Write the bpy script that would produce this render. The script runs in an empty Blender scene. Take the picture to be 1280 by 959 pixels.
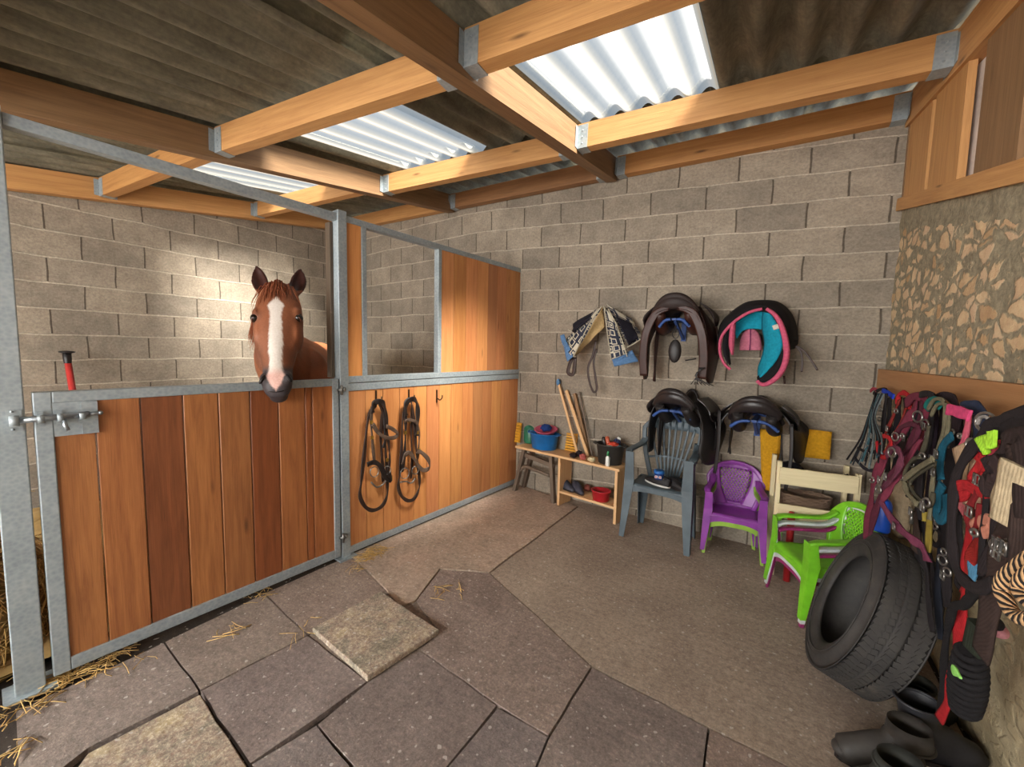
import bpy, bmesh, math, random
from mathutils import Vector, Matrix, noise
random.seed(7)
V = Vector
C = bpy.context.scene.collection
PI = math.pi

# ------------------------------------------------------------------ survey
# camera pose solved from the photograph; the helpers below turn measured
# sight lines into real positions on the floor, the walls and the partition
F_, CX, CY, EYE = 500.0, 640.0, 479.5, 1.4
_roll, _yh = 0.021, 438.5
_pitch = math.atan((CY - _yh) / F_)
_yaw = math.atan((950 - 640) / F_ * math.cos(_pitch))
FW = V((-math.sin(_yaw) * math.cos(_pitch), math.cos(_yaw) * math.cos(_pitch), -math.sin(_pitch)))
_r0 = V((math.cos(_yaw), math.sin(_yaw), 0))
_u0 = _r0.cross(FW)
RT = _r0 * math.cos(_roll) + _u0 * math.sin(_roll)
UP = -_r0 * math.sin(_roll) + _u0 * math.cos(_roll)
CAM = V((0, 0, EYE))


def ray(x, y):
    return RT * ((x - CX) / F_) - UP * ((y - CY) / F_) + FW


def onpl(x, y, P, n):
    d = ray(x, y)
    return CAM + d * ((P - CAM).dot(n) / d.dot(n))


def pF(x, y, z=0.0):
    return onpl(x, y, V((0, 0, z)), V((0, 0, 1)))


CORL = V((-2.098, 3.518, 0)); CORR = V((0.752, 3.324, 0))      # back wall foot line
WD = (CORR - CORL).normalized()                                   # along the back wall
NB = V((WD.y, -WD.x, 0)).normalized()
if NB.y > 0:
    NB = -NB                                                     # into the room
G0 = V((-2.394, 0.242, 0)); G1 = V((-2.098, 3.518, 0))            # partition line
GD = (G1 - G0).normalized(); NG = V((GD.y, -GD.x, 0))             # NG towards the aisle


def pB(x, y, off=0.0):
    return onpl(x, y, CORL + NB * off, NB)


def pG(x, y, off=0.0):
    return onpl(x, y, G0 + NG * off, NG)


def pX(x, y, X):
    return onpl(x, y, V((X, 0, 0)), V((1, 0, 0)))


def pD(x, y, d):
    return CAM + ray(x, y) * d


def RZ(X, Y):                                                     # underside of the rafters
    return 2.285 + 0.152 * Y - 0.033 * X


# ------------------------------------------------------------------ materials
def lin(c):
    return tuple(((v / 255) / 12.92 if v / 255 <= 0.04045 else ((v / 255 + 0.055) / 1.055) ** 2.4) for v in c) + (1,)


class NT:
    def __init__(s, name):
        s.m = bpy.data.materials.new(name); s.m.use_nodes = True
        s.t = s.m.node_tree; s.n = s.t.nodes; s.l = s.t.links
        s.b = s.n['Principled BSDF']; s.out = s.n['Material Output']

    def add(s, typ, **kw):
        n = s.n.new(typ)
        for k, v in kw.items():
            if k.startswith('i_'):
                n.inputs[k[2:].replace('_', ' ')].default_value = v
            else:
                setattr(n, k, v)
        return n

    def link(s, a, b):
        s.l.new(a, b)

    def ramp(s, fac, stops):
        r = s.n.new('ShaderNodeValToRGB')
        e = r.color_ramp.elements
        while len(e) < len(stops):
            e.new(0.5)
        for q, (p, c) in zip(e, stops):
            q.position = p; q.color = c
        s.link(fac, r.inputs[0])
        return r.outputs[0]

    def mix(s, fac, a, b, mode='MIX'):
        m = s.n.new('ShaderNodeMix'); m.data_type = 'RGBA'; m.blend_type = mode
        for sock, v in ((m.inputs[0], fac), (m.inputs[6], a), (m.inputs[7], b)):
            if hasattr(v, 'links') or hasattr(v, 'is_linked'):
                s.link(v, sock)
            else:
                sock.default_value = v
        return m.outputs[2]

    def noise(s, vec, scale, detail=4, rough=0.6, dist=0):
        n = s.n.new('ShaderNodeTexNoise')
        n.inputs['Scale'].default_value = scale; n.inputs['Detail'].default_value = detail
        n.inputs['Roughness'].default_value = rough; n.inputs['Distortion'].default_value = dist
        if vec is not None:
            s.link(vec, n.inputs['Vector'])
        return n.outputs['Fac']

    def coord(s, kind='Object'):
        return s.n.new('ShaderNodeTexCoord').outputs[kind]

    def mapping(s, vec, scale=(1, 1, 1), loc=(0, 0, 0)):
        m = s.n.new('ShaderNodeMapping'); m.inputs['Scale'].default_value = scale
        m.inputs['Location'].default_value = loc
        s.link(vec, m.inputs['Vector'])
        return m.outputs[0]

    def bump(s, h, strength=0.3, dist=0.01):
        b = s.n.new('ShaderNodeBump'); b.inputs['Strength'].default_value = strength
        b.inputs['Distance'].default_value = dist
        s.link(h, b.inputs['Height']); s.link(b.outputs[0], s.b.inputs['Normal'])
        return b

    def math(s, op, a, b=None):
        m = s.n.new('ShaderNodeMath'); m.operation = op
        for sock, v in ((m.inputs[0], a), (m.inputs[1], b)):
            if v is None:
                continue
            if hasattr(v, 'is_linked'):
                s.link(v, sock)
            else:
                sock.default_value = v
        return m.outputs[0]


_cache = {}


def mat(kind, rgb, rough=None):
    key = (kind, rgb, rough)
    if key in _cache:
        return _cache[key]
    t = NT('%s_%d_%d_%d' % ((kind,) + tuple(rgb)))
    c = lin(rgb); dk = tuple(v * 0.6 for v in c[:3]) + (1,); lt = tuple(min(1, v * 1.3) for v in c[:3]) + (1,)
    co = t.coord('Object')
    if kind == 'plastic':
        f = t.noise(co, 9, 3); t.link(t.ramp(f, [(0.3, dk), (0.75, c)]), t.b.inputs['Base Color'])
        t.b.inputs['Roughness'].default_value = 0.38 if rough is None else rough
        t.bump(t.noise(co, 180, 2), 0.08, 0.002)
    elif kind == 'leather':
        f = t.noise(co, 25, 5); t.link(t.ramp(f, [(0.3, dk), (0.7, c)]), t.b.inputs['Base Color'])
        t.b.inputs['Roughness'].default_value = 0.45 if rough is None else rough
        t.b.inputs['Specular IOR Level'].default_value = 0.35
        t.bump(t.noise(co, 220, 3), 0.25, 0.002)
    elif kind == 'fabric':
        f = t.noise(co, 60, 4); t.link(t.ramp(f, [(0.25, dk), (0.75, c)]), t.b.inputs['Base Color'])
        t.b.inputs['Roughness'].default_value = 0.9
        t.b.inputs['Specular IOR Level'].default_value = 0.25
        w = t.add('ShaderNodeTexWave', i_Scale=160.0, i_Distortion=2.0); t.link(co, w.inputs['Vector'])
        t.bump(w.outputs['Fac'], 0.3, 0.002)
    elif kind == 'metal':
        f = t.noise(co, 40, 4); t.link(t.ramp(f, [(0.3, dk), (0.7, c)]), t.b.inputs['Base Color'])
        t.b.inputs['Metallic'].default_value = 0.85
        t.b.inputs['Roughness'].default_value = 0.32 if rough is None else rough
    elif kind == 'rubber':
        f = t.noise(co, 14, 5); t.link(t.ramp(f, [(0.3, dk), (0.75, lt)]), t.b.inputs['Base Color'])
        t.b.inputs['Roughness'].default_value = 0.65 if rough is None else rough
        t.bump(t.noise(co, 90, 4), 0.3, 0.003)
    elif kind == 'paint':
        f = t.noise(co, 6, 6, 0.7); t.link(t.ramp(f, [(0.28, dk), (0.5, c), (0.8, lt)]), t.b.inputs['Base Color'])
        t.b.inputs['Roughness'].default_value = 0.6
        t.bump(t.noise(co, 60, 4), 0.15, 0.003)
    _cache[key] = t.m
    return t.m


def wood(name, light, dark, knots=0.35, rough=0.6, grain=26):
    """timber; grain runs along u of the UV map, 'tint' attribute varies each board"""
    t = NT(name)
    uv = t.coord('UV')
    a = t.mapping(uv, (1.3, grain, 1)); f = t.noise(a, 1.6, 6, 0.65, 0.6)
    b = t.mapping(uv, (3, 140, 1)); g = t.noise(b, 2.0, 3, 0.5)
    big = t.noise(t.mapping(uv, (0.9, 3, 1)), 1.5, 3)
    col = t.ramp(f, [(0.3, lin(dark)), (0.62, lin(light))])
    col = t.mix(0.35, col, t.ramp(g, [(0.3, lin(dark)), (0.7, lin(light))]))
    col = t.mix(t.math('MULTIPLY', big, 0.35), col, lin(dark))
    v = t.add('ShaderNodeTexVoronoi', i_Scale=1.0); t.link(t.mapping(uv, (2.1, 9, 1)), v.inputs['Vector'])
    kn = t.ramp(v.outputs['Distance'], [(0.03, (1, 1, 1, 1)), (0.12, (0, 0, 0, 1))])
    col = t.mix(t.math('MULTIPLY', kn, knots), col, tuple(x * 0.3 for x in lin(dark)[:3]) + (1,))
    at = t.add('ShaderNodeAttribute', attribute_name='tint')
    col = t.mix(1.0, col, at.outputs['Color'], 'MULTIPLY')
    t.link(col, t.b.inputs['Base Color'])
    t.b.inputs['Roughness'].default_value = rough
    t.bump(t.math('ADD', f, g), 0.25, 0.003)
    return t.m


def galvanised():
    t = NT('galvanised_steel'); co = t.coord('Object')
    v = t.add('ShaderNodeTexVoronoi', i_Scale=70.0); t.link(co, v.inputs['Vector'])
    f = t.noise(co, 7, 6, 0.7)
    c = t.ramp(f, [(0.25, lin((132, 144, 150))), (0.55, lin((152, 163, 168))), (0.85, lin((176, 182, 180)))])
    c = t.mix(0.25, c, t.ramp(v.outputs['Distance'], [(0, lin((110, 122, 132))), (1, lin((205, 210, 210)))]))
    t.link(c, t.b.inputs['Base Color'])
    t.b.inputs['Metallic'].default_value = 0.35
    t.b.inputs['Roughness'].default_value = 0.5
    t.bump(f, 0.15, 0.003)
    return t.m


def blockwork():
    t = NT('concrete_blockwork')
    uv = t.coord('UV')
    nz = t.add('ShaderNodeTexNoise', i_Scale=3.0, i_Detail=4.0); t.link(uv, nz.inputs['Vector'])
    w = t.add('ShaderNodeVectorMath', operation='SUBTRACT'); w.inputs[1].default_value = (0.5, 0.5, 0.5)
    t.link(nz.outputs['Color'], w.inputs[0])
    w2 = t.add('ShaderNodeVectorMath', operation='SCALE'); w2.inputs['Scale'].default_value = 0.03
    t.link(w.outputs[0], w2.inputs[0])
    ad = t.add('ShaderNodeVectorMath', operation='ADD'); t.link(uv, ad.inputs[0]); t.link(w2.outputs[0], ad.inputs[1])
    br = t.add('ShaderNodeTexBrick')
    br.inputs['Scale'].default_value = 1.0; br.inputs['Mortar Size'].default_value = 0.007
    br.inputs['Mortar Smooth'].default_value = 0.5
    br.inputs['Brick Width'].default_value = 0.415; br.inputs['Row Height'].default_value = 0.2
    br.inputs['Color1'].default_value = lin((130, 123, 112)); br.inputs['Color2'].default_value = lin((150, 141, 127))
    br.inputs['Mortar'].default_value = lin((168, 158, 140))
    t.link(ad.outputs[0], br.inputs['Vector'])
    fine = t.noise(uv, 55, 6, 0.75); mid = t.noise(uv, 2.6, 5, 0.6)
    # mortar only reads pale along the beds; the upright joints are thin and dark
    sx = t.add('ShaderNodeSeparateXYZ'); t.link(ad.outputs[0], sx.inputs[0])
    row = t.math('FRACT', t.math('DIVIDE', sx.outputs[1], 0.2))
    bed = t.math('GREATER_THAN', t.math('ABSOLUTE', t.math('SUBTRACT', row, 0.5)), 0.455)
    mcol = t.mix(bed, lin((84, 77, 68)), lin((176, 168, 154)))
    c = t.mix(br.outputs['Fac'], br.outputs['Color'], mcol)
    c = t.mix(0.5, c, t.ramp(fine, [(0.28, lin((110, 108, 106))), (0.5, lin((186, 184, 182))), (0.72, lin((232, 230, 228)))]), 'OVERLAY')
    blot = t.noise(uv, 9, 5, 0.7)
    c = t.mix(0.35, c, t.ramp(blot, [(0.3, lin((140, 136, 132))), (0.7, lin((222, 218, 214)))]), 'OVERLAY')
    c = t.mix(0.5, c, t.ramp(mid, [(0.3, lin((146, 143, 140))), (0.7, lin((210, 208, 205)))]), 'OVERLAY')
    t.link(c, t.b.inputs['Base Color'])
    t.b.inputs['Roughness'].default_value = 0.95
    h = t.math('ADD', t.math('MULTIPLY', br.outputs['Fac'], -1.2), t.math('MULTIPLY', fine, 0.7))
    t.bump(h, 0.6, 0.008)
    return t.m


def rubble():
    t = NT('rubble_stone_and_mortar'); co = t.coord('Object')
    nz = t.add('ShaderNodeTexNoise', i_Scale=7.0, i_Detail=4.0); t.link(co, nz.inputs['Vector'])
    w2 = t.add('ShaderNodeVectorMath', operation='SCALE'); w2.inputs['Scale'].default_value = 0.16
    t.link(nz.outputs['Color'], w2.inputs[0])
    ad = t.add('ShaderNodeVectorMath', operation='ADD')
    t.link(t.mapping(co, (0.4, 1, 1.75)), ad.inputs[0]); t.link(w2.outputs[0], ad.inputs[1])
    v = t.add('ShaderNodeTexVoronoi', i_Scale=9.0); v.feature = 'DISTANCE_TO_EDGE'; t.link(ad.outputs[0], v.inputs['Vector'])
    vc = t.add('ShaderNodeTexVoronoi', i_Scale=9.0); t.link(ad.outputs[0], vc.inputs['Vector'])
    fine = t.noise(co, 40, 6, 0.75); big = t.noise(co, 3.2, 4)
    s = t.add('ShaderNodeSeparateColor'); t.link(vc.outputs['Color'], s.inputs[0])
    warm = t.noise(co, 4.5, 5, .65)
    stone = t.ramp(s.outputs[0], [(0.0, lin((206, 178, 130))), (0.35, lin((222, 198, 160))), (0.65, lin((214, 190, 158))), (1, lin((188, 148, 92)))])
    stone = t.mix(t.math('MULTIPLY', warm, .6), stone, lin((214, 196, 170)))
    edge = t.math('SUBTRACT', v.outputs['Distance'], t.math('MULTIPLY', t.ramp(t.noise(co, 5.5, 6, .7), [(.38, (0, 0, 0, 1)), (.66, (1, 1, 1, 1))]), 0.26))
    mk = t.ramp(edge, [(0.0, (0, 0, 0, 1)), (0.09, (1, 1, 1, 1))])
    pz = t.add('ShaderNodeSeparateXYZ'); t.link(co, pz.inputs[0])
    top = t.math('GREATER_THAN', t.math('ADD', t.math('SUBTRACT', pz.outputs[2], t.math('MULTIPLY', pz.outputs[1], .2384)), t.math('MULTIPLY', warm, .12)), 1.44)
    mk = t.mix(top, mk, (0, 0, 0, 1))
    mort = t.ramp(fine, [(0.3, lin((128, 120, 100))), (0.7, lin((168, 158, 134)))])
    c = t.mix(mk, mort, stone)
    # the foot of the wall is smeared over with pale lime mortar
    sx = t.add('ShaderNodeSeparateXYZ'); t.link(co, sx.inputs[0])
    low = t.ramp(t.math('ADD', sx.outputs[2], t.math('MULTIPLY', big, 0.5)), [(0.75, (1, 1, 1, 1)), (1.0, (0, 0, 0, 1))])
    lime = t.ramp(big, [(0.35, lin((120, 100, 72))), (0.5, lin((172, 155, 122))), (0.75, lin((196, 182, 152)))])
    c = t.mix(low, c, lime)
    c = t.mix(0.4, c, t.ramp(fine, [(0.25, lin((80, 72, 60))), (0.8, lin((210, 205, 190)))]), 'OVERLAY')
    t.link(c, t.b.inputs['Base Color']); t.b.inputs['Roughness'].default_value = 0.95
    t.bump(t.math('ADD', t.math('MULTIPLY', mk, .8), t.math('ADD', fine, warm)), 0.5, 0.014)
    return t.m


def concrete(name, a, b, scale=3.0, speck=0.4):
    t = NT(name); co = t.coord('Object')
    big = t.noise(co, scale, 6, 0.65, 0.5); fine = t.noise(co, 90, 5, 0.8)
    st = t.noise(t.mapping(co, (8, 60, 8)), 1.0, 3)
    c = t.ramp(big, [(0.3, lin(a)), (0.7, lin(b))])
    at = t.add('ShaderNodeAttribute', attribute_name='tint')
    c = t.mix(1.0, c, at.outputs['Color'], 'MULTIPLY')
    c = t.mix(speck, c, t.ramp(fine, [(0.3, lin((60, 55, 52))), (0.5, lin((128, 128, 128))), (0.72, lin((225, 220, 210)))]), 'OVERLAY')
    c = t.mix(0.25, c, t.ramp(st, [(0.3, lin((90, 85, 80))), (0.7, lin((165, 160, 150)))]), 'OVERLAY')
    gr = t.noise(co, 38, 6, 0.85)
    c = t.mix(.55, c, t.ramp(gr, [(0.34, lin((120, 116, 114))), (0.5, lin((188, 187, 186))), (0.68, lin((232, 230, 226)))]), 'OVERLAY')
    sp = t.ramp(t.noise(co, 46, 1, .3), [(0.70, (0, 0, 0, 1)), (0.74, (1, 1, 1, 1))])
    c = t.mix(t.math('MULTIPLY', sp, .5), c, lin((214, 206, 196)))
    t.link(c, t.b.inputs['Base Color']); t.b.inputs['Roughness'].default_value = 0.88
    t.bump(t.math('ADD', fine, t.math('MULTIPLY', big, 0.8)), 0.45, 0.006)
    return t.m


def roofmat():
    t = NT('fibre_cement_sheet'); co = t.coord('Object')
    f = t.noise(t.mapping(co, (6, 1.2, 6)), 2.0, 6, 0.7); g = t.noise(co, 45, 5)
    c = t.ramp(f, [(0.3, lin((84, 83, 72))), (0.55, lin((124, 122, 108))), (0.8, lin((158, 154, 138)))])
    c = t.mix(0.4, c, t.ramp(g, [(0.3, lin((80, 80, 70))), (0.7, lin((180, 175, 160)))]), 'OVERLAY')
    t.link(c, t.b.inputs['Base Color']); t.b.inputs['Roughness'].default_value = 0.8
    t.bump(g, 0.3, 0.004)
    return t.m


def skymat():
    """weathered translucent sheet, its daylight glow put in as banded emission"""
    t = NT('translucent_roof_sheet'); co = t.coord('Object'); uv = t.coord('UV')
    sx = t.add('ShaderNodeSeparateXYZ'); t.link(uv, sx.inputs[0])
    g = t.noise(co, 30, 5, 0.7)
    ph = t.math('FRACT', t.math('DIVIDE', sx.outputs[0], 0.177))
    c = t.ramp(ph, [(0.0, lin((235, 240, 245))), (0.22, lin((252, 250, 242))), (0.42, lin((222, 196, 150))),
                    (0.5, lin((196, 170, 130))), (0.56, lin((250, 242, 222))), (0.75, lin((196, 210, 222))), (1.0, lin((225, 232, 236)))])
    c = t.mix(0.35, c, t.ramp(g, [(0.3, lin((120, 120, 120))), (0.7, lin((190, 190, 190)))]), 'OVERLAY')
    tr = t.add('ShaderNodeBsdfTranslucent'); tr.inputs['Color'].default_value = (.03, .03, .03, 1)
    em = t.add('ShaderNodeEmission', i_Strength=0.19); t.link(c, em.inputs['Color'])  # added glow standing in for daylight through the sheet
    ad = t.add('ShaderNodeAddShader'); t.link(tr.outputs[0], ad.inputs[0]); t.link(em.outputs[0], ad.inputs[1])
    clear = t.add('ShaderNodeBsdfTransparent')
    mx = t.add('ShaderNodeMixShader'); mx.inputs[0].default_value = 0.2
    t.link(ad.outputs[0], mx.inputs[1]); t.link(clear.outputs[0], mx.inputs[2])
    t.link(mx.outputs[0], t.out.inputs['Surface'])
    return t.m


# ------------------------------------------------------------------ mesh kit
def catmull(P, k=6, closed=False):
    P = [V(p) for p in P]
    if len(P) < 3:
        return P
    out = []; n = len(P)
    rng = range(n) if closed else range(n - 1)
    for i in rng:
        if closed:
            a, b, c, d = P[(i - 1) % n], P[i], P[(i + 1) % n], P[(i + 2) % n]
        else:
            a, b, c, d = P[max(i - 1, 0)], P[i], P[i + 1], P[min(i + 2, n - 1)]
        for j in range(k):
            t = j / k
            out.append(0.5 * ((2 * b) + (c - a) * t + (2 * a - 5 * b + 4 * c - d) * t * t + (3 * b - a - 3 * c + d) * t ** 3))
    if not closed:
        out.append(P[-1])
    return out


class MB:
    def __init__(s):
        s.v = []; s.f = []; s.uv = []; s.col = []; s.mi = []; s.sm = []

    def face(s, idx, uvs=None, col=(1, 1, 1), mi=0, smooth=False):
        s.f.append(tuple(idx)); s.uv.append(uvs or [(0, 0)] * len(idx)); s.col.append(col); s.mi.append(mi); s.sm.append(smooth)

    def box8(s, P, col=(1, 1, 1), mi=0, L=None):
        """P: 8 corners, bottom ring 0-3 then top ring 4-7; grain along the longest edge"""
        b = len(s.v); P = [V(p) for p in P]; s.v += P
        ed = [P[1] - P[0], P[3] - P[0], P[4] - P[0]]
        k = max(range(3), key=lambda i: ed[i].length) if L is None else L
        ax = ed[k].normalized(); r1, r2 = random.random() * 9, random.random() * 9
        for q in ((0, 3, 2, 1), (4, 5, 6, 7), (0, 1, 5, 4), (1, 2, 6, 5), (2, 3, 7, 6), (3, 0, 4, 7)):
            o = P[q[0]]; n = (P[q[1]] - o).cross(P[q[3]] - o)
            if n.length < 1e-12:
                n = V((0, 0, 1))
            n.normalize(); u = ax - n * ax.dot(n)
            if u.length < 0.3:
                u = (P[q[1]] - o)
            u.normalize(); w = n.cross(u)
            s.face([b + i for i in q], [(P[i].dot(u) + r1, P[i].dot(w) + r2) for i in q], col, mi)

    def box(s, c, size, M=None, col=(1, 1, 1), mi=0, L=None):
        c = V(c); h = V(size) / 2; M = M or Matrix.Identity(3)
        P = [c + M @ V((x * h.x, y * h.y, z * h.z)) for z in (-1, 1) for x, y in ((-1, -1), (1, -1), (1, 1), (-1, 1))]
        s.box8(P, col, mi, L)

    def bar(s, A, B, w, h, up=(0, 0, 1), col=(1, 1, 1), mi=0, w2=None, h2=None):
        """rectangular bar from A to B; w across, h along 'up'"""
        A, B = V(A), V(B); d = (B - A).normalized(); up = V(up); x = d.cross(up)
        if x.length < 1e-4:
            x = d.cross(V((1, 0, 0)))
        x.normalize(); z = x.cross(d).normalized()
        w2 = w if w2 is None else w2; h2 = h if h2 is None else h2
        P = []
        for Q, ww, hh in ((A, w, h), (B, w2, h2)):
            P += [Q - x * ww / 2 - z * hh / 2, Q + x * ww / 2 - z * hh / 2, Q + x * ww / 2 + z * hh / 2, Q - x * ww / 2 + z * hh / 2]
        s.box8(P, col, mi, 2)

    def rings(s, R, closed_ring=True, cap=True, col=(1, 1, 1), mi=0, smooth=True, loop=False):
        b = len(s.v); n = len(R[0])
        for r in R:
            s.v += [V(p) for p in r]
        m = len(R); L = 0
        for i in range(m if loop else m - 1):
            i2 = (i + 1) % m
            dl = (V(R[i][0]) - V(R[i2][0])).length
            for j in range(n if closed_ring else n - 1):
                j2 = (j + 1) % n
                s.face([b + i * n + j, b + i * n + j2, b + i2 * n + j2, b + i2 * n + j],
                       [(L, j / n), (L, (j + 1) / n), (L + dl, (j + 1) / n), (L + dl, j / n)], col, mi, smooth)
            L += dl
        if cap and closed_ring and not loop:
            s.face([b + j for j in range(n)][::-1], None, col, mi, False)
            s.face([b + (m - 1) * n + j for j in range(n)], None, col, mi, False)

    def tube(s, P, r, seg=8, col=(1, 1, 1), mi=0, loop=False, flat=1.0, up=None):
        P = [V(p) for p in P]; n = len(P); R = []
        prev = None
        for i in range(n):
            a = P[(i - 1) % n] if (loop or i > 0) else P[i]
            c = P[(i + 1) % n] if (loop or i < n - 1) else P[i]
            d = (c - a)
            d = d.normalized() if d.length > 1e-9 else V((0, 0, 1))
            if up is not None:
                x = V(up) - d * V(up).dot(d)
            elif prev is None:
                x = d.orthogonal()
            else:
                x = prev - d * prev.dot(d)
            if x.length < 1e-6:
                x = d.orthogonal()
            x.normalize(); prev = x; y = d.cross(x)
            rr = r[i] if isinstance(r, (list, tuple)) else r
            R.append([P[i] + (x * math.cos(t) * flat + y * math.sin(t)) * rr for t in [2 * PI * k / seg for k in range(seg)]])
        s.rings(R, True, True, col, mi, True, loop)

    def strap(s, P, w, th=0.004, face=(1, 0, 0), col=(1, 1, 1), mi=0, loop=False, twist=0.0):
        """flat band along P; 'face' is the direction its broad side looks"""
        P = [V(p) for p in P]; n = len(P); R = []
        for i in range(n):
            a = P[(i - 1) % n] if (loop or i > 0) else P[i]
            c = P[(i + 1) % n] if (loop or i < n - 1) else P[i]
            d = (c - a); d = d.normalized() if d.length > 1e-9 else V((0, 0, 1))
            fn = V(face[i]) if isinstance(face, list) else V(face)
            if twist:
                fn = Matrix.Rotation(twist * math.sin(i * 0.55), 3, d) @ fn
            fn = fn - d * fn.dot(d)
            if fn.length < 0.05:
                fn = d.orthogonal()
            fn.normalize(); sd = d.cross(fn)
            ww = w[i] if isinstance(w, (list, tuple)) else w
            R.append([P[i] + sd * ww / 2 * a1 + fn * th / 2 * b1 for a1, b1 in ((-1, -1), (-0.6, -1.25), (0.6, -1.25), (1, -1), (1, 1), (0.6, 1.25), (-0.6, 1.25), (-1, 1))])
        s.rings(R, True, True, col, mi, True, loop)

    def lathe(s, prof, O=(0, 0, 0), ax=(0, 0, 1), seg=24, col=(1, 1, 1), mi=0, loopprof=False, sx=1.0):
        """prof: (radius, height) pairs"""
        O = V(O); ax = V(ax).normalized(); x = ax.orthogonal().normalized()
        if abs(ax.z) > 0.999:
            x = V((1, 0, 0))
        y = ax.cross(x)
        R = [[O + ax * h + (x * math.cos(t) * sx + y * math.sin(t)) * r for (r, h) in prof] for t in [2 * PI * k / seg for k in range(seg)]]
        s.rings(R, loopprof, False, col, mi, True, True)

    def ball(s, c, r, M=None, seg=14, col=(1, 1, 1), mi=0, fn=None):
        c = V(c); r = V(r) if hasattr(r, '__len__') else V((r, r, r)); M = M or Matrix.Identity(3)
        b = len(s.v); nr = seg // 2 + 1
        for i in range(nr + 1):
            th = PI * i / nr
            for j in range(seg):
                ph = 2 * PI * j / seg
                p = V((math.sin(th) * math.cos(ph), math.sin(th) * math.sin(ph), math.cos(th)))
                k = fn(p) if fn else 1.0
                s.v.append(c + M @ V((p.x * r.x * k, p.y * r.y * k, p.z * r.z * k)))
        for i in range(nr):
            for j in range(seg):
                j2 = (j + 1) % seg
                s.face([b + i * seg + j, b + (i + 1) * seg + j, b + (i + 1) * seg + j2, b + i * seg + j2], None, col, mi, True)

    def prism(s, poly, d, col=(1, 1, 1), mi=0):
        """polygon of 3D points extruded by vector d"""
        b = len(s.v); n = len(poly); d = V(d)
        P = [V(p) for p in poly]; s.v += P + [p + d for p in P]
        nrm = V((0, 0, 0))
        for i in range(n):
            nrm += P[i].cross(P[(i + 1) % n])
        if nrm.dot(d) > 0:
            bot, top = list(range(n))[::-1], list(range(n, 2 * n))
        else:
            bot, top = list(range(n)), list(range(n, 2 * n))[::-1]
        uvf = lambda idx: [(s.v[b + i].x, s.v[b + i].y) for i in idx]
        s.face([b + i for i in bot], uvf(bot), col, mi); s.face([b + i for i in top], uvf(top), col, mi)
        for i in range(n):
            j = (i + 1) % n
            q = [i, j, n + j, n + i] if nrm.dot(d) > 0 else [j, i, n + i, n + j]
            s.face([b + k for k in q], uvf(q), col, mi)

    def grid(s, fn, nu, nv, th=0.0, nrm=None, col=(1, 1, 1), mi=0, smooth=True, uvs=1.0):
        """surface fn(u,v), thickness th along nrm(u,v) or the surface normal"""
        pts = [[V(fn(i / nu, j / nv)) for j in range(nv + 1)] for i in range(nu + 1)]
        b = len(s.v); W = nv + 1
        for r in pts:
            s.v += r
        idx = lambda i, j: b + i * W + j
        uvm = lambda i, j: (i / nu * uvs, j / nv * uvs)
        for i in range(nu):
            for j in range(nv):
                s.face([idx(i, j), idx(i + 1, j), idx(i + 1, j + 1), idx(i, j + 1)], [uvm(i, j), uvm(i + 1, j), uvm(i + 1, j + 1), uvm(i, j + 1)], col, mi, smooth)
        if th:
            b2 = len(s.v)
            for i in range(nu + 1):
                for j in range(nv + 1):
                    du = pts[min(i + 1, nu)][j] - pts[max(i - 1, 0)][j]; dv = pts[i][min(j + 1, nv)] - pts[i][max(j - 1, 0)]
                    n = du.cross(dv)
                    n = n.normalized() if n.length > 1e-12 else V((0, 0, 1))
                    s.v.append(pts[i][j] - n * th)
            id2 = lambda i, j: b2 + i * W + j
            for i in range(nu):
                for j in range(nv):
                    s.face([id2(i, j), id2(i, j + 1), id2(i + 1, j + 1), id2(i + 1, j)], [uvm(i, j), uvm(i, j + 1), uvm(i + 1, j + 1), uvm(i + 1, j)], col, mi, smooth)
            for i in range(nu):
                s.face([idx(i, 0), id2(i, 0), id2(i + 1, 0), idx(i + 1, 0)], None, col, mi)
                s.face([idx(i, nv), idx(i + 1, nv), id2(i + 1, nv), id2(i, nv)], None, col, mi)
            for j in range(nv):
                s.face([idx(0, j), idx(0, j + 1), id2(0, j + 1), id2(0, j)], None, col, mi)
                s.face([idx(nu, j), id2(nu, j), id2(nu, j + 1), idx(nu, j + 1)], None, col, mi)

    def build(s, name, mats, parent=None, M=None):
        me = bpy.data.meshes.new(name)
        me.from_pydata([tuple(v) for v in s.v], [], s.f)
        uvs = []; cols = []
        for f, uv, c in zip(s.f, s.uv, s.col):
            for q in uv:
                uvs += [q[0], q[1]]
            cols += [c[0], c[1], c[2], 1.0] * len(f)
        me.uv_layers.new(name='UVMap'); me.color_attributes.new('tint', 'FLOAT_COLOR', 'CORNER')
        me.uv_layers['UVMap'].data.foreach_set('uv', uvs)
        me.color_attributes['tint'].data.foreach_set('color', cols)
        for m in (mats if isinstance(mats, (list, tuple)) else [mats]):
            me.materials.append(m)
        me.polygons.foreach_set('material_index', s.mi)
        me.polygons.foreach_set('use_smooth', s.sm)
        me.update()
        o = bpy.data.objects.new(name, me); C.objects.link(o)
        if parent is not None:
            o.parent = parent
            o.matrix_parent_inverse = parent.matrix_basis.inverted()
        return o


def tag(o, label=None, cat=None, group=None, kind=None):
    for k, v in (('label', label), ('category', cat), ('group', group), ('kind', kind)):
        if v:
            o[k] = v
    return o


def thing(name, loc, label, cat, group=None, rz=0.0):
    o = bpy.data.objects.new(name, None); C.objects.link(o)
    o.empty_display_size = 0.05
    o.location = V(loc); o.rotation_euler = (0, 0, rz)
    return tag(o, label, cat, group)


def local(parent, o):
    """part modelled in the thing's own frame"""
    o.matrix_parent_inverse = Matrix.Identity(4)
    return o


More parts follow.
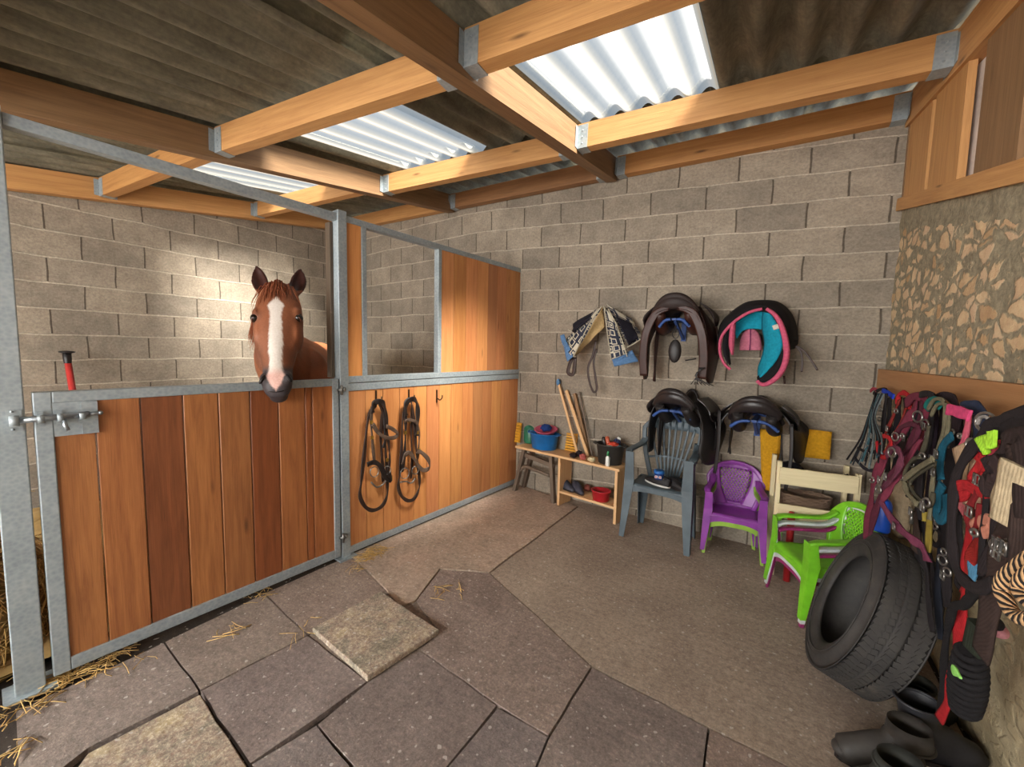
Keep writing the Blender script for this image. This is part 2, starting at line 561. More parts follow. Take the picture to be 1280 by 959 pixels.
def struct(name, mb, mats):
    return tag(mb.build(name, mats), kind='structure')


def bevel(o, w=0.004, seg=2):
    m = o.modifiers.new('soft_edge', 'BEVEL'); m.width = w; m.segments = seg; m.limit_method = 'ANGLE'; m.angle_limit = 0.6
    return o


def subd(o, lv=1):
    m = o.modifiers.new('smooth', 'SUBSURF'); m.levels = lv; m.render_levels = lv
    return o


# shared materials
M_galv = galvanised()
M_block = blockwork()
M_rubble = rubble()
M_roof = roofmat()
M_sky = skymat()
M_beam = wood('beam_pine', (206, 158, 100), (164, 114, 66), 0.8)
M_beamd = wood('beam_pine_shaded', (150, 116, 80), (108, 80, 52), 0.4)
M_gate = wood('gate_boards', (182, 122, 74), (118, 70, 40), 0.6, 0.45, 18)
M_part = wood('partition_boards', (218, 156, 100), (180, 114, 66), 0.5, 0.45, 18)
M_pine = wood('shelf_pine', (222, 184, 136), (196, 152, 104), 0.25)
M_oldw = wood('old_grey_timber', (120, 104, 88), (78, 66, 56), 0.3)
M_board = wood('hanging_board', (178, 132, 88), (150, 104, 64), 0.12)
M_cream = wood('cream_painted_wood', (226, 212, 172), (200, 184, 144), 0.08)
M_slab = concrete('paving_concrete', (136, 124, 118), (170, 158, 150), 3.0, 0.45)
M_conc = concrete('poured_concrete', (158, 142, 130), (194, 178, 163), 1.6, 0.35)
M_pale = concrete('gravel_concrete', (178, 168, 150), (212, 203, 184), 9.0, 0.75)
M_gap = concrete('joint_dirt', (50, 42, 36), (74, 62, 52), 8.0, 0.3)
M_straw = mat('paint', (206, 174, 108))
M_steel = mat('metal', (150, 148, 144)); M_brass = mat('metal', (200, 160, 80))
M_blk = mat('leather', (34, 30, 30)); M_brn = mat('leather', (74, 40, 30)); M_dbrn = mat('leather', (54, 34, 28))
# ================================================================== THE SETTING
Z0 = V((0, 0, 1))


# --- floor: slabs and poured concrete over a dirt bed, one surface
def inset(poly, d):
    n = len(poly); out = []
    ar = sum(poly[i].x * poly[(i + 1) % n].y - poly[(i + 1) % n].x * poly[i].y for i in range(n))
    sg = 1 if ar > 0 else -1
    for i in range(n):
        a, b, c = poly[i - 1], poly[i], poly[(i + 1) % n]
        e1 = (b - a).normalized(); e2 = (c - b).normalized()
        n1 = V((-e1.y, e1.x, 0)) * sg; n2 = V((-e2.y, e2.x, 0)) * sg
        m = (n1 + n2); k = max(0.35, m.dot(n1)) if m.length > 1e-6 else 1
        out.append(b + m * (d / k))
    return out


def jitter_poly(poly, amp, step=0.09):
    out = []; n = len(poly)
    for i in range(n):
        a, b = poly[i], poly[(i + 1) % n]; L = (b - a).length; k = max(1, int(L / step))
        for j in range(k):
            p = a + (b - a) * (j / k)
            if j:
                q = noise.noise_vector(p * 7.0) * amp
                p = p + V((q.x, q.y, 0))
            out.append(p)
    return out


fl = MB()
fl.box((-1.8, 0.2, -0.10), (9.5, 9.0, 0.15), mi=2)                       # dirt bed, top at -0.025
slabs = [
    ([(18, 890), (205, 803), (250, 864), (110, 936), (60, 975), (20, 1010)], 0, (1.0, .98, .97), 0.0),
    ([(205, 803), (330, 742), (385, 794), (250, 864)], 0, (1.08, 1.05, 1.0), 0.0),
    ([(330, 742), (438, 694), (482, 738), (385, 794)], 0, (1.2, 1.12, 1.05), 0.0),
    ([(250, 864), (385, 794), (460, 852), (312, 956)], 0, (.95, .92, .95), 0.0),
    ([(385, 794), (462, 728), (530, 742), (572, 786), (525, 815), (460, 852)], 0, (1.0, .95, .9), -0.004),
    ([(312, 956), (396, 906), (445, 965), (390, 1010)], 0, (.9, .9, .95), 0.0),
    ([(396, 906), (460, 852), (525, 813), (622, 882), (552, 968), (450, 968)], 0, (.93, .9, .92), 0.0),
    ([(622, 884), (686, 921), (664, 975), (545, 975)], 0, (.86, .86, .92), 0.0),
    ([(525, 813), (548, 790), (520, 752), (550, 712), (612, 717), (688, 786), (740, 834), (686, 921), (650, 900), (622, 882)], 0, (1.12, 1.05, 1.02), 0.002),
    ([(740, 834), (886, 910), (878, 975), (664, 975), (686, 921)], 0, (.96, .94, .96), 0.0),
    ([(886, 910), (1010, 972), (878, 975)], 0, (1.1, 1.0, .95), 0.0),
    ([(438, 694), (645, 604), (722, 634), (612, 717), (550, 712), (520, 752), (500, 760), (482, 738)], 1, (1.22, 1.2, 1.16), 0.006),
    ([(722, 634), (645, 600), (860, 640), (1108, 716), (1225, 960), (1300, 1150), (1010, 972), (886, 910), (740, 834), (688, 786), (612, 717)], 1, (.98, .97, .95), 0.0),
]
for poly, mi, tint, dz in slabs:
    P = [pF(x, y) for x, y in poly]
    if len(poly) == 11:
        P[4] = V((0.80, 0.4, 0)) if False else P[4]
    P = jitter_poly(inset(P, 0.004), 0.007)
    fl.prism([V((p.x, p.y, -0.03)) for p in P], (0, 0, 0.03 + dz), col=tint, mi=mi)
# slabs that carry on in front of the picture
fl.box((-1.2, -1.0, -0.02), (3.6, 1.2, 0.04), col=(.95, .93, .93), mi=0)
floor = struct('floor', fl, [M_slab, M_conc, M_gap])


def loose_slab(name, px, lab, h):
    P = [pF(x, y, h) for x, y in px]
    c = sum(P, V((0, 0, 0))) / len(P)
    m = MB(); Q = jitter_poly(P, 0.006)
    m.prism([V((p.x, p.y, 0.001)) for p in Q], (0, 0, h))
    o = m.build(name, M_pale); bevel(o, 0.004, 1)
    return tag(o, lab, 'paving slab')


loose_slab('paving_slab', [(390, 785), (476, 739), (549, 787), (459, 846)], 'pale exposed-gravel paving slab standing proud of the dark slabs beside it', 0.028)
loose_slab('paving_slab', [(250, 868), (308, 958), (340, 1010), (60, 1010), (110, 942)], 'pale exposed-gravel paving slab at the bottom edge, in front of the stable door', 0.006)


# --- back wall (blockwork courses measured at both ends)
def wallgrid(A, B, ztop, n0, vfun, ufun, th, nrm, nu=24, nv=16):
    m = MB()
    fn = lambda u, v: V((A.x + (B.x - A.x) * u, A.y + (B.y - A.y) * u, -0.03 + (ztop(u) + 0.03) * v))
    b = 0
    pts = [[fn(i / nu, j / nv) for j in range(nv + 1)] for i in range(nu + 1)]
    for r in pts:
        m.v += r
    W = nv + 1
    uv = lambda i, j: (ufun(pts[i][j]), vfun(i / nu, pts[i][j].z))
    for i in range(nu):
        for j in range(nv):
            q = [(i, j), (i + 1, j), (i + 1, j + 1), (i, j + 1)]
            m.face([a * W + c for a, c in q], [uv(a, c) for a, c in q])
    # back skin so the wall has a thickness
    k = len(m.v)
    for a in (pts[0][0], pts[nu][0], pts[nu][nv], pts[0][nv]):
        m.v.append(a - nrm * th)
    m.face([k, k + 3, k + 2, k + 1])
    m.face([0, nv, k + 3, k]); m.face([nu * W, k + 1, k + 2, nu * W + nv]); m.face([nv, nu * W + nv, k + 2, k + 3])
    return m


BL = pB(436, 300); BL.z = 0
BR = CORR + WD * 0.25
Lb = (BR - BL).length


def back_v(u, z):
    s = ((BL + (BR - BL) * u) - CORL).dot(WD) / 2.85
    s = max(-0.2, min(1.1, s))
    z0 = 1.798 + (1.712 - 1.798) * s; h = 0.205 + (0.168 - 0.205) * s
    return (z - z0) / h * 0.2


struct('wall_back', wallgrid(BL, BR, lambda u: RZ(BL.x + (BR.x - BL.x) * u, BL.y + (BR.y - BL.y) * u) + 0.16, 0,
                             back_v, lambda p: (p - BL).dot(WD) + 0.1, 0.2, NB), M_block)
# stall side wall
LA = V((-5.0, -1.6, 0)); LB = V((BL.x, BL.y, 0))
struct('wall_left', wallgrid(LB, LA, lambda u: RZ(-5, LB.y + (LA.y - LB.y) * u) + 0.10, 0,
                             lambda u, z: z * 0.94 + 0.03, lambda p: p.y, 0.2, V((1, 0, 0))), M_block)

# --- right wall: old rubble masonry, with its top edge on the sloping plate
PL0 = V((0.648, 3.50, 2.335)); PL1 = V((0.637, 1.856, 1.943))


def plate_z(Y):
    return PL1.z + (PL0.z - PL1.z) * (Y - PL1.y) / (PL0.y - PL1.y)


rw = MB()
NY, NZ = 250, 100


def rwf(u, v):
    Y = 3.36 + (-3.0 - 3.36) * u; z = -0.03 + (max(1.2, plate_z(Y)) + 0.03) * v
    X = 0.765 - 0.10 * min(1, z / 1.25)
    p = V((0, Y, z))
    bulge = noise.noise(p * 2.1) * 0.02 + noise.noise(p * 7.5) * 0.016 + noise.noise(p * 19) * 0.007
    low = max(0, 1 - z / 0.6)
    return V((X + bulge * (0.6 + 0.5 * low), Y, z))


rw.grid(rwf, NY, NZ)
k = len(rw.v)
struct('wall_right', rw, M_rubble)

# --- ceiling: overlapping corrugated fibre-cement sheets
PURY = [1.40, 2.64]


def sheet(m, x0, x1, y0, y1, dz, th=0.006, mi=0):
    step = 0.177 / 12
    i0 = round(x0 / step); i1 = round(x1 / step); ny = max(2, int((y1 - y0) / 0.3))

    def pt(i, j, lift):
        X = i * step; Y = y0 + (y1 - y0) * j / ny
        return V((X, Y, RZ(X, Y) + 0.236 + dz + lift + 0.033 * math.cos(2 * PI * X / 0.177)))
    n = i1 - i0
    b = len(m.v)
    for lift in (0, th):
        for i in range(i0, i1 + 1):
            for j in range(ny + 1):
                m.v.append(pt(i, j, lift))
    W = ny + 1; S = (n + 1) * W
    for i in range(n):
        for j in range(ny):
            q = [i * W + j, (i + 1) * W + j, (i + 1) * W + j + 1, i * W + j + 1]
            uv = [((i0 + i) * step, j), ((i0 + i + 1) * step, j), ((i0 + i + 1) * step, j + 1), ((i0 + i) * step, j + 1)]
            m.face([b + a for a in q[::-1]], uv[::-1], (1, 1, 1), mi, True)
            m.face([b + S + a for a in q], uv, (1, 1, 1), mi, True)
        for j in (0, ny):
            a = b + i * W + j; c = b + (i + 1) * W + j
            m.face([a, c, c + S, a + S])
    for i in (0, n):
        for j in range(ny):
            a = b + i * W + j; c = a + 1
            m.face([a, c, c + S, a + S])


ce = MB()
sky_x = [(-1.125, -0.30), (-2.86, -1.96), (-4.42, -3.50)]
xs = [(-5.25, -4.42), (-3.50, -2.86), (-1.96, -1.125), (-0.30, 1.6)]
for a, b in ((-5.25, -4.3), (-4.35, -3.4), (-3.45, -2.5), (-2.55, -1.6), (-1.65, -0.7), (-0.75, 0.2), (0.15, 1.6)):
    sheet(ce, a, b, -0.15, 1.50, -0.020 if int((a + 6) * 2) % 2 else -0.014)
    sheet(ce, a, b, -3.1, -0.05, -0.034)
    sheet(ce, a, b, 2.60, 3.85, 0.012 if int((a + 6) * 2) % 2 else 0.020)
for a, b in xs:
    sheet(ce, a - 0.03, b + 0.03, 1.41, 2.72, 0.003)
struct('ceiling', ce, M_roof)
skl = ['translucent corrugated roof sheet over the aisle, nearest and brightest', 'translucent corrugated roof sheet above the boarded partition, between two rafters',
       'translucent corrugated roof sheet over the horse stall, the farthest one']
for (a, b), lab in zip(sky_x, skl):
    m = MB(); sheet(m, a, b, 1.41 if a > -2 else 1.38, 2.71, -0.004)
    tag(m.build('roof_skylight', M_sky), lab, 'skylight', 'translucent sheets in the corrugated roof')


# ================================================================== ROOF TIMBERS
def rafter(X0, X1, ya, yb, w, h, mt, lab, hang=()):
    A = V((X0, ya, RZ(X0, ya) + h / 2)); B = V((X1, yb, RZ(X1, yb) + h / 2))
    m = MB(); m.bar(A, B, w, h)
    t = tag(m.build('rafter', mt), lab, 'beam', 'rafters running up the roof')
    return t


RH = 0.178
rafter(-4.953, -4.953, -1.5, 3.62, 0.09, RH, M_beam, 'orange pine beam lying along the top of the stall side wall')
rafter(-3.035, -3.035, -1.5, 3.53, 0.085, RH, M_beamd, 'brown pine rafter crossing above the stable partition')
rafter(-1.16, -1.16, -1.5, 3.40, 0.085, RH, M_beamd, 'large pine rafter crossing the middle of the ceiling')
rafter(0.69, 0.69, -1.5, 3.36, 0.09, RH, M_beam, 'orange pine rafter above the stud frame on the stone wall')


def purlin(A, B, mt, lab, h=0.152, w=0.075, hang='both', col=(1, 1, 1)):
    A = V(A); B = V(B)
    A = V((A.x, A.y, RZ(A.x, A.y) + 0.025 + h / 2)); B = V((B.x, B.y, RZ(B.x, B.y) + 0.025 + h / 2))
    m = MB(); m.bar(A, B, w, h, col=col)
    t = tag(m.build('purlin', mt), lab, 'beam', 'purlins between the rafters')
    d = (B - A).normalized(); side = d.cross(Z0).normalized(); upv = side.cross(d).normalized()
    for E, s in ((A, 1), (B, -1)):
        if (s == 1 and hang in ('both', 'a')) or (s == -1 and hang in ('both', 'b')):
            hm = MB(); c = E + d * s * 0.035
            for q in (-1, 1):
                hm.bar(c + side * q * (w / 2 + 0.002) - upv * (h / 2 + 0.003), c + side * q * (w / 2 + 0.002) + upv * (h / 2 - 0.01), 0.07, 0.003, up=side)
                hm.bar(E + d * s * 0.001 + side * q * (w / 2 + 0.018) - upv * (h / 2), E + d * s * 0.001 + side * q * (w / 2 + 0.018) + upv * (h / 2 - 0.02), 0.035, 0.003, up=d)
                for kk in (-0.05, -0.01, 0.03):
                    hm.ball(c + side * q * (w / 2 + 0.004) + upv * kk, 0.005, seg=6)
            hm.bar(E - upv * (h / 2 + 0.002), E + d * s * 0.07 - upv * (h / 2 + 0.002), w + 0.008, 0.003, up=upv)
            hm.build('joist_hanger', M_galv, t)
    return t


purlin((-1.115, 1.41), (0.645, 1.50), M_beam, 'golden pine purlin in the foreground crossing the top of the picture')
purlin((-1.115, 2.60), (0.645, 2.63), M_beam, 'golden pine purlin running from the middle rafter to the stone wall side')
purlin((-1.10, 3.40), (0.645, 3.30), M_beam, 'golden pine purlin lying on top of the block wall above the saddles', col=(.85, .78, .68))
purlin((-2.99, 1.27), (-1.205, 1.43), M_beam, 'golden pine purlin above the stable door, left of the middle rafter')
purlin((-2.99, 2.59), (-1.205, 2.66), M_beam, 'golden pine purlin above the boarded partition, behind the middle skylight')
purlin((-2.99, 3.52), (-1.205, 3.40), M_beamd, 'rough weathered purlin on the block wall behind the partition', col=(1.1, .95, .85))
purlin((-4.905, 1.18), (-3.08, 1.25), M_beam, 'golden pine purlin over the stall, the nearer of the two', col=(.85, .8, .7))
purlin((-4.905, 2.42), (-3.08, 2.45), M_beam, 'golden pine purlin over the stall behind the far skylight')
purlin((-4.905, 3.66), (-3.08, 3.53), M_beam, 'golden pine purlin along the top of the wall in the stall corner')
purlin((-1.115, 0.10), (0.645, 0.15), M_beam, 'golden pine purlin overhead, out in front')
purlin((-2.99, 0.02), (-1.205, 0.08), M_beam, 'golden pine purlin overhead by the stall post')

# stud frame sitting on the stone wall
pm = MB()
pm.bar((0.70, 3.33, plate_z(3.33) + 0.03), (0.70, -0.4, plate_z(-0.4) + 0.03), 0.12, 0.07)
tag(pm.build('wall_plate', M_beam), 'sloping orange pine plate laid on top of the stone wall', 'beam')


def studz(Y):
    return plate_z(Y) + 0.062, RZ(0.69, Y) - 0.001


for px0, px1, lab, mt in ((1106, 1127, 'short pine stud in the corner where the stone wall meets the block wall', M_beamd),
                          (1132, 1157, 'short pine stud next to the corner stud above the stone wall', M_beam),
                          (1168, 1203, 'golden pine stud between two pale panels above the stone wall', M_beam),
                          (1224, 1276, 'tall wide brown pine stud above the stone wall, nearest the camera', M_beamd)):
    ym = (218 if px1 < 1200 else 150)
    a = pX(px0, ym, 0.66).y; b = pX(px1, ym, 0.66).y
    a = min(a, 3.31)
    z0a, z1a = studz(a); z0b, z1b = studz(b)
    m = MB(); w = 0.028
    P = [(0.66, b, z0b), (0.66 + w, b, z0b), (0.66 + w, a, z0a), (0.66, a, z0a), (0.66, b, z1b), (0.66 + w, b, z1b), (0.66 + w, a, z1a), (0.66, a, z1a)]
    m.box8(P, L=2)
    tag(m.build('wall_stud', mt), lab, 'stud', 'studs above the stone wall')
m = MB()
P = [(0.705, -0.6, plate_z(-0.6)), (0.73, -0.6, plate_z(-0.6)), (0.73, 3.33, plate_z(3.33)), (0.705, 3.33, plate_z(3.33)),
     (0.705, -0.6, RZ(.7, -0.6) - .005), (0.73, -0.6, RZ(.7, -0.6) - .005), (0.73, 3.33, RZ(.7, 3.33) - .005), (0.705, 3.33, RZ(.7, 3.33) - .005)]
m.box8([V(p) for p in P])
struct('trim_1', m, mat('paint', (224, 212, 202)))

# ================================================================== STALL FRONT
PZ = 2.225; MZ = 1.2


def gpt(s, z, off=0.0):
    return G0 + GD * s + NG * off + V((0, 0, z))


def gbox(m, s0, s1, z0, z1, o0, o1, col=(1, 1, 1), L=None):
    P = [gpt(s0, z0, o0), gpt(s1, z0, o0), gpt(s1, z0, o1), gpt(s0, z0, o1), gpt(s0, z1, o0), gpt(s1, z1, o0), gpt(s1, z1, o1), gpt(s0, z1, o1)]
    m.box8(P, col, 0, L)


def post(s0, s1, z1, lab, o0=-0.06, o1=0.012):
    t = thing('stall_post', gpt((s0 + s1) / 2, 0, (o0 + o1) / 2), lab, 'post', 'galvanised stall posts')
    m = MB(); gbox(m, s0, s1, 0.0, z1, o0, o1, L=2); bevel(m.build('shaft', M_galv, t), 0.004)
    m = MB(); gbox(m, s0 - 0.03, s1 + 0.03, 0.001, 0.012, o0 - 0.03, o1 + 0.03); m.build('base_plate', M_galv, t)
    return t


lp = post(-0.012, 0.068, PZ + 0.02, 'galvanised steel post at the left end of the stall front')
post(1.345, 1.405, PZ + 0.02, 'galvanised steel post between the half door and the boarded partition')
M_jamb = wood('dark_jamb', (92, 76, 58), (58, 46, 36), .2)
jb = MB(); gbox(jb, 1.322, 1.3445, MZ + 0.004, PZ - .05, -0.10, -0.045, L=2)
bevel(jb.build('timber_jamb', M_jamb, bpy.data.objects['stall_post.001']), 0.003)
tr_ = MB(); gbox(tr_, 0.068, 1.345, PZ - 0.045, PZ, -0.05, 0.0, L=0)
bevel(tag(tr_.build('door_lintel_rail', M_galv), 'galvanised steel rail over the open top of the stable door', 'rail'), 0.003)

# half door
door = thing('stable_half_door', gpt(0.72, 0, 0), 'lower half of a stable door, reddish brown vertical boards in a galvanised frame', 'door')
m = MB()
D0, D1 = 0.088, 1.335
gbox(m, D0, D0 + 0.05, 0.03, MZ, -0.035, 0.012, L=2); gbox(m, D1 - 0.04, D1, 0.03, MZ, -0.035, 0.012, L=2)
gbox(m, D0 + 0.05, D1 - 0.04, MZ - 0.045, MZ, -0.035, 0.012, L=0); gbox(m, D0 + 0.05, D1 - 0.04, 0.03, 0.085, -0.035, 0.012, L=0)
bevel(m.build('frame', M_galv, door), 0.004)
edges = [64, 121, 178, 231, 275, 314, 349, 382, 391, 418]
tints = [(1.0, .98, .9), (1.02, .95, .88), (.62, .5, .5), (1.08, 1.05, .95), (.95, .92, .88), (.68, .5, .45), (1.05, .95, .85), (.85, .66, .55), (1.12, .98, .85)]
m = MB()
for i in range(9):
    a = (pG(edges[i], 560) - G0).dot(GD); b = (pG(edges[i + 1], 560) - G0).dot(GD)
    a = max(a, D0 + 0.04); b = min(b, D1 - 0.03)
    dz = random.uniform(-.002, .002)
    gbox(m, a + 0.0022, b - 0.0022, 0.07, MZ - 0.035, -0.026, 0.002 + dz, col=tints[i], L=2)
bevel(m.build('board_panel', M_gate, door), 0.0025, 1)
# slide bolt and its plate
lt = MB(); gbox(lt, D0 + 0.05, 0.262, 1.02, MZ - 0.045, 0.002, 0.012)
gbox(lt, 0.215, 0.262, 1.02, 1.15, 0.012, 0.018)
latch = lt.build('latch_plate', M_galv, door)
bt = MB(); zb = 1.098
bt.tube([gpt(0.028, zb, 0.032), gpt(0.235, zb + 0.006, 0.032)], 0.012, 12)
bt.tube([gpt(0.235, zb + 0.006, 0.032), gpt(0.268, zb + 0.006, 0.03)], 0.007, 8)
bt.ball(gpt(0.268, zb + 0.006, 0.03), 0.009, seg=8)
bt.tube([gpt(0.165, zb, 0.032), gpt(0.165, zb - 0.03, 0.045), gpt(0.172, zb - 0.052, 0.05)], 0.007, 8)
bt.build('bolt', mat('metal', (176, 186, 194)), latch)
kp = MB()
for s in (0.105, 0.155, 0.215):
    kp.lathe([(0.013, -0.009), (0.0155, -0.009), (0.0155, 0.009), (0.013, 0.009)], gpt(s, zb, 0.032), GD, 14, loopprof=True)
    gbox(kp, s - 0.009, s + 0.009, zb - 0.028, zb + 0.028, 0.010, 0.018)
kp.build('bolt_keeper', M_galv, latch)
kp = MB(); gbox(kp, 0.022, 0.060, zb - 0.042, zb + 0.042, 0.012, 0.017)
kp.lathe([(0.013, -0.012), (0.02, -0.012), (0.02, 0.012), (0.013, 0.012)], gpt(0.04, zb, 0.032), GD, 14, loopprof=True)
for q in (-1, 1):
    kp.ball(gpt(0.036, zb + q * 0.034, 0.018), 0.005, seg=8)
kp.build('strike_plate', M_galv, lp)
for z in (1.13, 0.16):
    h = MB()
    h.tube([gpt(1.34, z - 0.03, 0.035), gpt(1.34, z + 0.03, 0.035)], 0.009, 10)
    h.tube([gpt(1.325, z, 0.014), gpt(1.34, z, 0.035), gpt(1.375, z + 0.004, 0.016)], 0.008, 8)
    h.lathe([(0, -0.006), (0.015, -0.006), (0.015, 0.006), (0, 0.006)], gpt(1.36, z + 0.004, 0.03), GD, 6)
    h.build('hinge', M_steel, door)

# fixed boarded partition
PE = 3.33
par = thing('stall_partition', gpt(2.3, 0, 0), 'boarded stall partition in orange wood with a galvanised frame and an open window', 'partition')
m = MB()
P0 = 1.405
gbox(m, P0, PE, PZ - 0.04, PZ, -0.05, 0.0, L=0)
gbox(m, P0, PE, MZ - 0.03, MZ + 0.012, -0.05, 0.008, L=0); gbox(m, P0, PE, MZ - 0.085, MZ - 0.036, -0.05, 0.004, L=0)
gbox(m, P0, PE, 0.02, 0.065, -0.05, 0.006, L=0)
gbox(m, PE - 0.035, PE, 0.065, PZ - 0.04, -0.05, 0.0, L=2)
bevel(m.build('frame', M_galv, par), 0.003)
for px in (456, 550):
    s = (pG(px, 390) - G0).dot(GD)
    m = MB(); gbox(m, s - 0.018, s + 0.016, MZ + 0.012, PZ - 0.04, -0.05, 0.002, L=2); bevel(m.build('mullion', M_galv, par), 0.003)
sW = (pG(456, 390) - G0).dot(GD); sE = (pG(550, 390) - G0).dot(GD)


def boards(s0, s1, z0, z1, w, nm, base, dark):
    m = MB(); s = s0
    while s < s1 - 0.01:
        e = min(s + w * random.uniform(.93, 1.07), s1)
        if s1 - e < 0.04:
            e = s1
        k = dark(s) * random.uniform(.80, 1.12)
        gbox(m, s + 0.002, e - 0.002, z0, z1, -0.03, -0.004 + random.uniform(-.0015, .0015), col=(k, k * random.uniform(.9, 1), k * random.uniform(.8, 1)), L=2)
        s = e
    bevel(m.build(nm, base, par), 0.002, 1)


boards(P0, PE - 0.035, 0.065, MZ - 0.085, 0.135, 'lower_board_panel', M_part, lambda s: 1.08 if s < 2.2 else (.72 if 2.55 < s < 2.85 else .85))
boards(sE + 0.016, PE - 0.035, MZ + 0.012, PZ - 0.04, 0.14, 'upper_board_panel', M_part, lambda s: 1.0 if s < 2.7 else .8)
boards(P0, sW - 0.018, MZ + 0.012, PZ - 0.04, 0.2, 'narrow_board_panel', M_part, lambda s: 1.05)


def hook(px, py, lab):
    q = pG(px, py, 0.0)
    m = MB()
    m.bar(q + V((0, 0, 0.05)) + NG * 0.0, q - V((0, 0, 0.055)) + NG * 0.0, 0.012, 0.006, up=NG)
    P = [q + V((0, 0, -0.015)) + NG * 0.003, q + V((0, 0, -0.03)) + NG * 0.035, q + V((0, 0, -0.012)) + NG * 0.06, q + V((0, 0, 0.012)) + NG * 0.064]
    m.tube(catmull(P, 5), 0.005, 8)
    return tag(m.build('wall_hook', mat('metal', (96, 78, 60))), lab, 'hook', 'hooks on the partition')


hook(470, 497, 'small iron hook on the partition holding the left bridle')
hook(511, 495, 'small iron hook on the partition holding the right bridle')
hook(546, 495, 'small empty iron hook on the partition, right of the bridles')


# ------------------------------------------------------------------ bridles
def bridle(px, lab):
    """px(list) : coordinates relative to the bridle's own picture outline"""
    off = 0.045
    g = lambda x, y, o=off: pG(x, y, o)
    top = g(*px['top'])
    t = thing('bridle', top, lab, 'bridle', 'bridles hanging on the partition'); made = []
    for nm, path, w, o, mt in px['straps']:
        P = catmull([g(x, y, off + o + 0.004 * math.sin(i * 1.3)) for i, (x, y) in enumerate(path)], 6)
        m = MB(); m.strap(P, w * 1.35, 0.006, face=NG + GD * 0.35, twist=0.35)
        made.append((path, m.build(nm, mt, t)))
    near = lambda x, y: min(made, key=lambda q: min((a - x) ** 2 + (b - y) ** 2 for a, b in q[0]))[1]
    for x, y, r in px['rings']:
        m = MB(); c = g(x, y, off + 0.025)
        m.tube([c + (GD * math.cos(a) * 0.75 + Z0 * math.sin(a) + NG * 0.3 * math.cos(a)) * r for a in [2 * PI * k / 20 for k in range(20)]], 0.0035, 8, loop=True)
        m.build('bit_ring', M_steel, near(x, y))
    for x, y in px['buckles']:
        m = MB(); c = g(x, y, off + 0.02)
        m.bar(c - Z0 * 0.012, c + Z0 * 0.012, 0.022, 0.006, up=NG)
        m.build('buckle', M_brass, near(x, y))
    b = px['bit']; m = MB()
    m.tube(catmull([g(x, y, off + 0.03) for x, y in b], 4), 0.006, 8); m.build('bit', M_steel, t)
    return t


LB_ = mat('leather', (58, 42, 36)); LB2 = mat('leather', (92, 74, 62)); LB3 = mat('leather', (40, 32, 30))
bridle(dict(top=(472, 505), straps=[
    ('reins', [(470, 506), (461, 520), (456, 560), (452, 600), (450, 620), (457, 634), (467, 638), (478, 632), (484, 618), (484, 598), (482, 560), (480, 520), (474, 505)], 0.02, 0.0, LB_),
    ('headpiece', [(466, 516), (467, 505), (474, 502), (480, 506), (482, 520), (482, 545), (480, 560)], 0.028, 0.012, LB3),
    ('cheek_strap', [(465, 508), (464, 530), (466, 556), (468, 578)], 0.016, 0.006, LB2),
    ('cheek_strap', [(481, 530), (486, 556), (487, 575), (485, 590)], 0.016, 0.006, LB_),
    ('browband', [(466, 530), (472, 540), (482, 547), (493, 547), (497, 542), (490, 536), (483, 533)], 0.02, 0.026, LB2),
    ('noseband', [(459, 581), (468, 578), (476, 584), (482, 597), (489, 600), (486, 590)], 0.026, 0.03, LB3),
    ('throat_strap', [(479, 512), (476, 545), (478, 580), (479, 602)], 0.02, -0.006, LB_)],
    rings=[(468, 590, 0.035), (484, 588, 0.03)], buckles=[(465, 547), (464, 528), (484, 575), (489, 598)], bit=[(464, 603), (471, 609), (478, 606), (483, 600)]),
    'brown leather bridle hanging on the partition, the left one nearest the post')
bridle(dict(top=(512, 502), straps=[
    ('reins', [(510, 502), (504, 520), (502, 560), (500, 590), (498, 608), (502, 620), (510, 626), (518, 623), (524, 610), (524, 596), (521, 570), (518, 530), (514, 502)], 0.02, 0.0, LB_),
    ('headpiece', [(508, 520), (507, 506), (512, 500), (519, 500), (522, 510), (522, 530), (521, 545)], 0.03, 0.012, LB3),
    ('cheek_strap', [(507, 510), (507, 535), (506, 562), (503, 590)], 0.02, 0.006, LB3),
    ('cheek_strap', [(521, 528), (524, 545), (523, 562), (522, 575)], 0.016, 0.006, LB2),
    ('browband', [(506, 527), (512, 525), (519, 527), (522, 530)], 0.018, 0.024, LB2),
    ('noseband', [(503, 580), (506, 570), (511, 566), (517, 572), (523, 583), (530, 588), (537, 584), (535, 574), (527, 566), (522, 564)], 0.024, 0.03, LB2),
    ('throat_strap', [(515, 510), (514, 540), (515, 570), (514, 598)], 0.016, -0.006, LB_)],
    rings=[(506, 592, 0.04), (519, 588, 0.03)], buckles=[(507, 541), (522, 541), (524, 562), (512, 527)], bit=[(500, 603), (508, 602), (514, 604), (519, 598)]),
    'brown leather bridle with a pale cheek guard hanging on the partition, the right one')

# red handle standing inside the stall against the side wall
q = pX(84, 447, -4.88)
m = MB(); m.tube([V((q.x + 0.16, q.y + 0.05, 0.02)), V((q.x, q.y, q.z))], 0.022, 10)
t = tag(m.build('broom', mat('plastic', (196, 60, 56))), 'red broom handle with a black grip leaning on the stall side wall', 'broom')
m = MB(); m.lathe([(0, 0.05), (0.026, 0.05), (0.027, -0.01), (0.023, -0.05)], q, (-.13, 0, 1), 12); m.ball(q + V((0, 0, 0.045)), (0.05, 0.05, 0.012)); m.build('grip', M_blk, t)
m = MB(); m.box((q.x + 0.16, q.y + 0.05, 0.05), (0.08, 0.4, 0.06)); m.build('brush_head', mat('plastic', (60, 50, 46)), t)


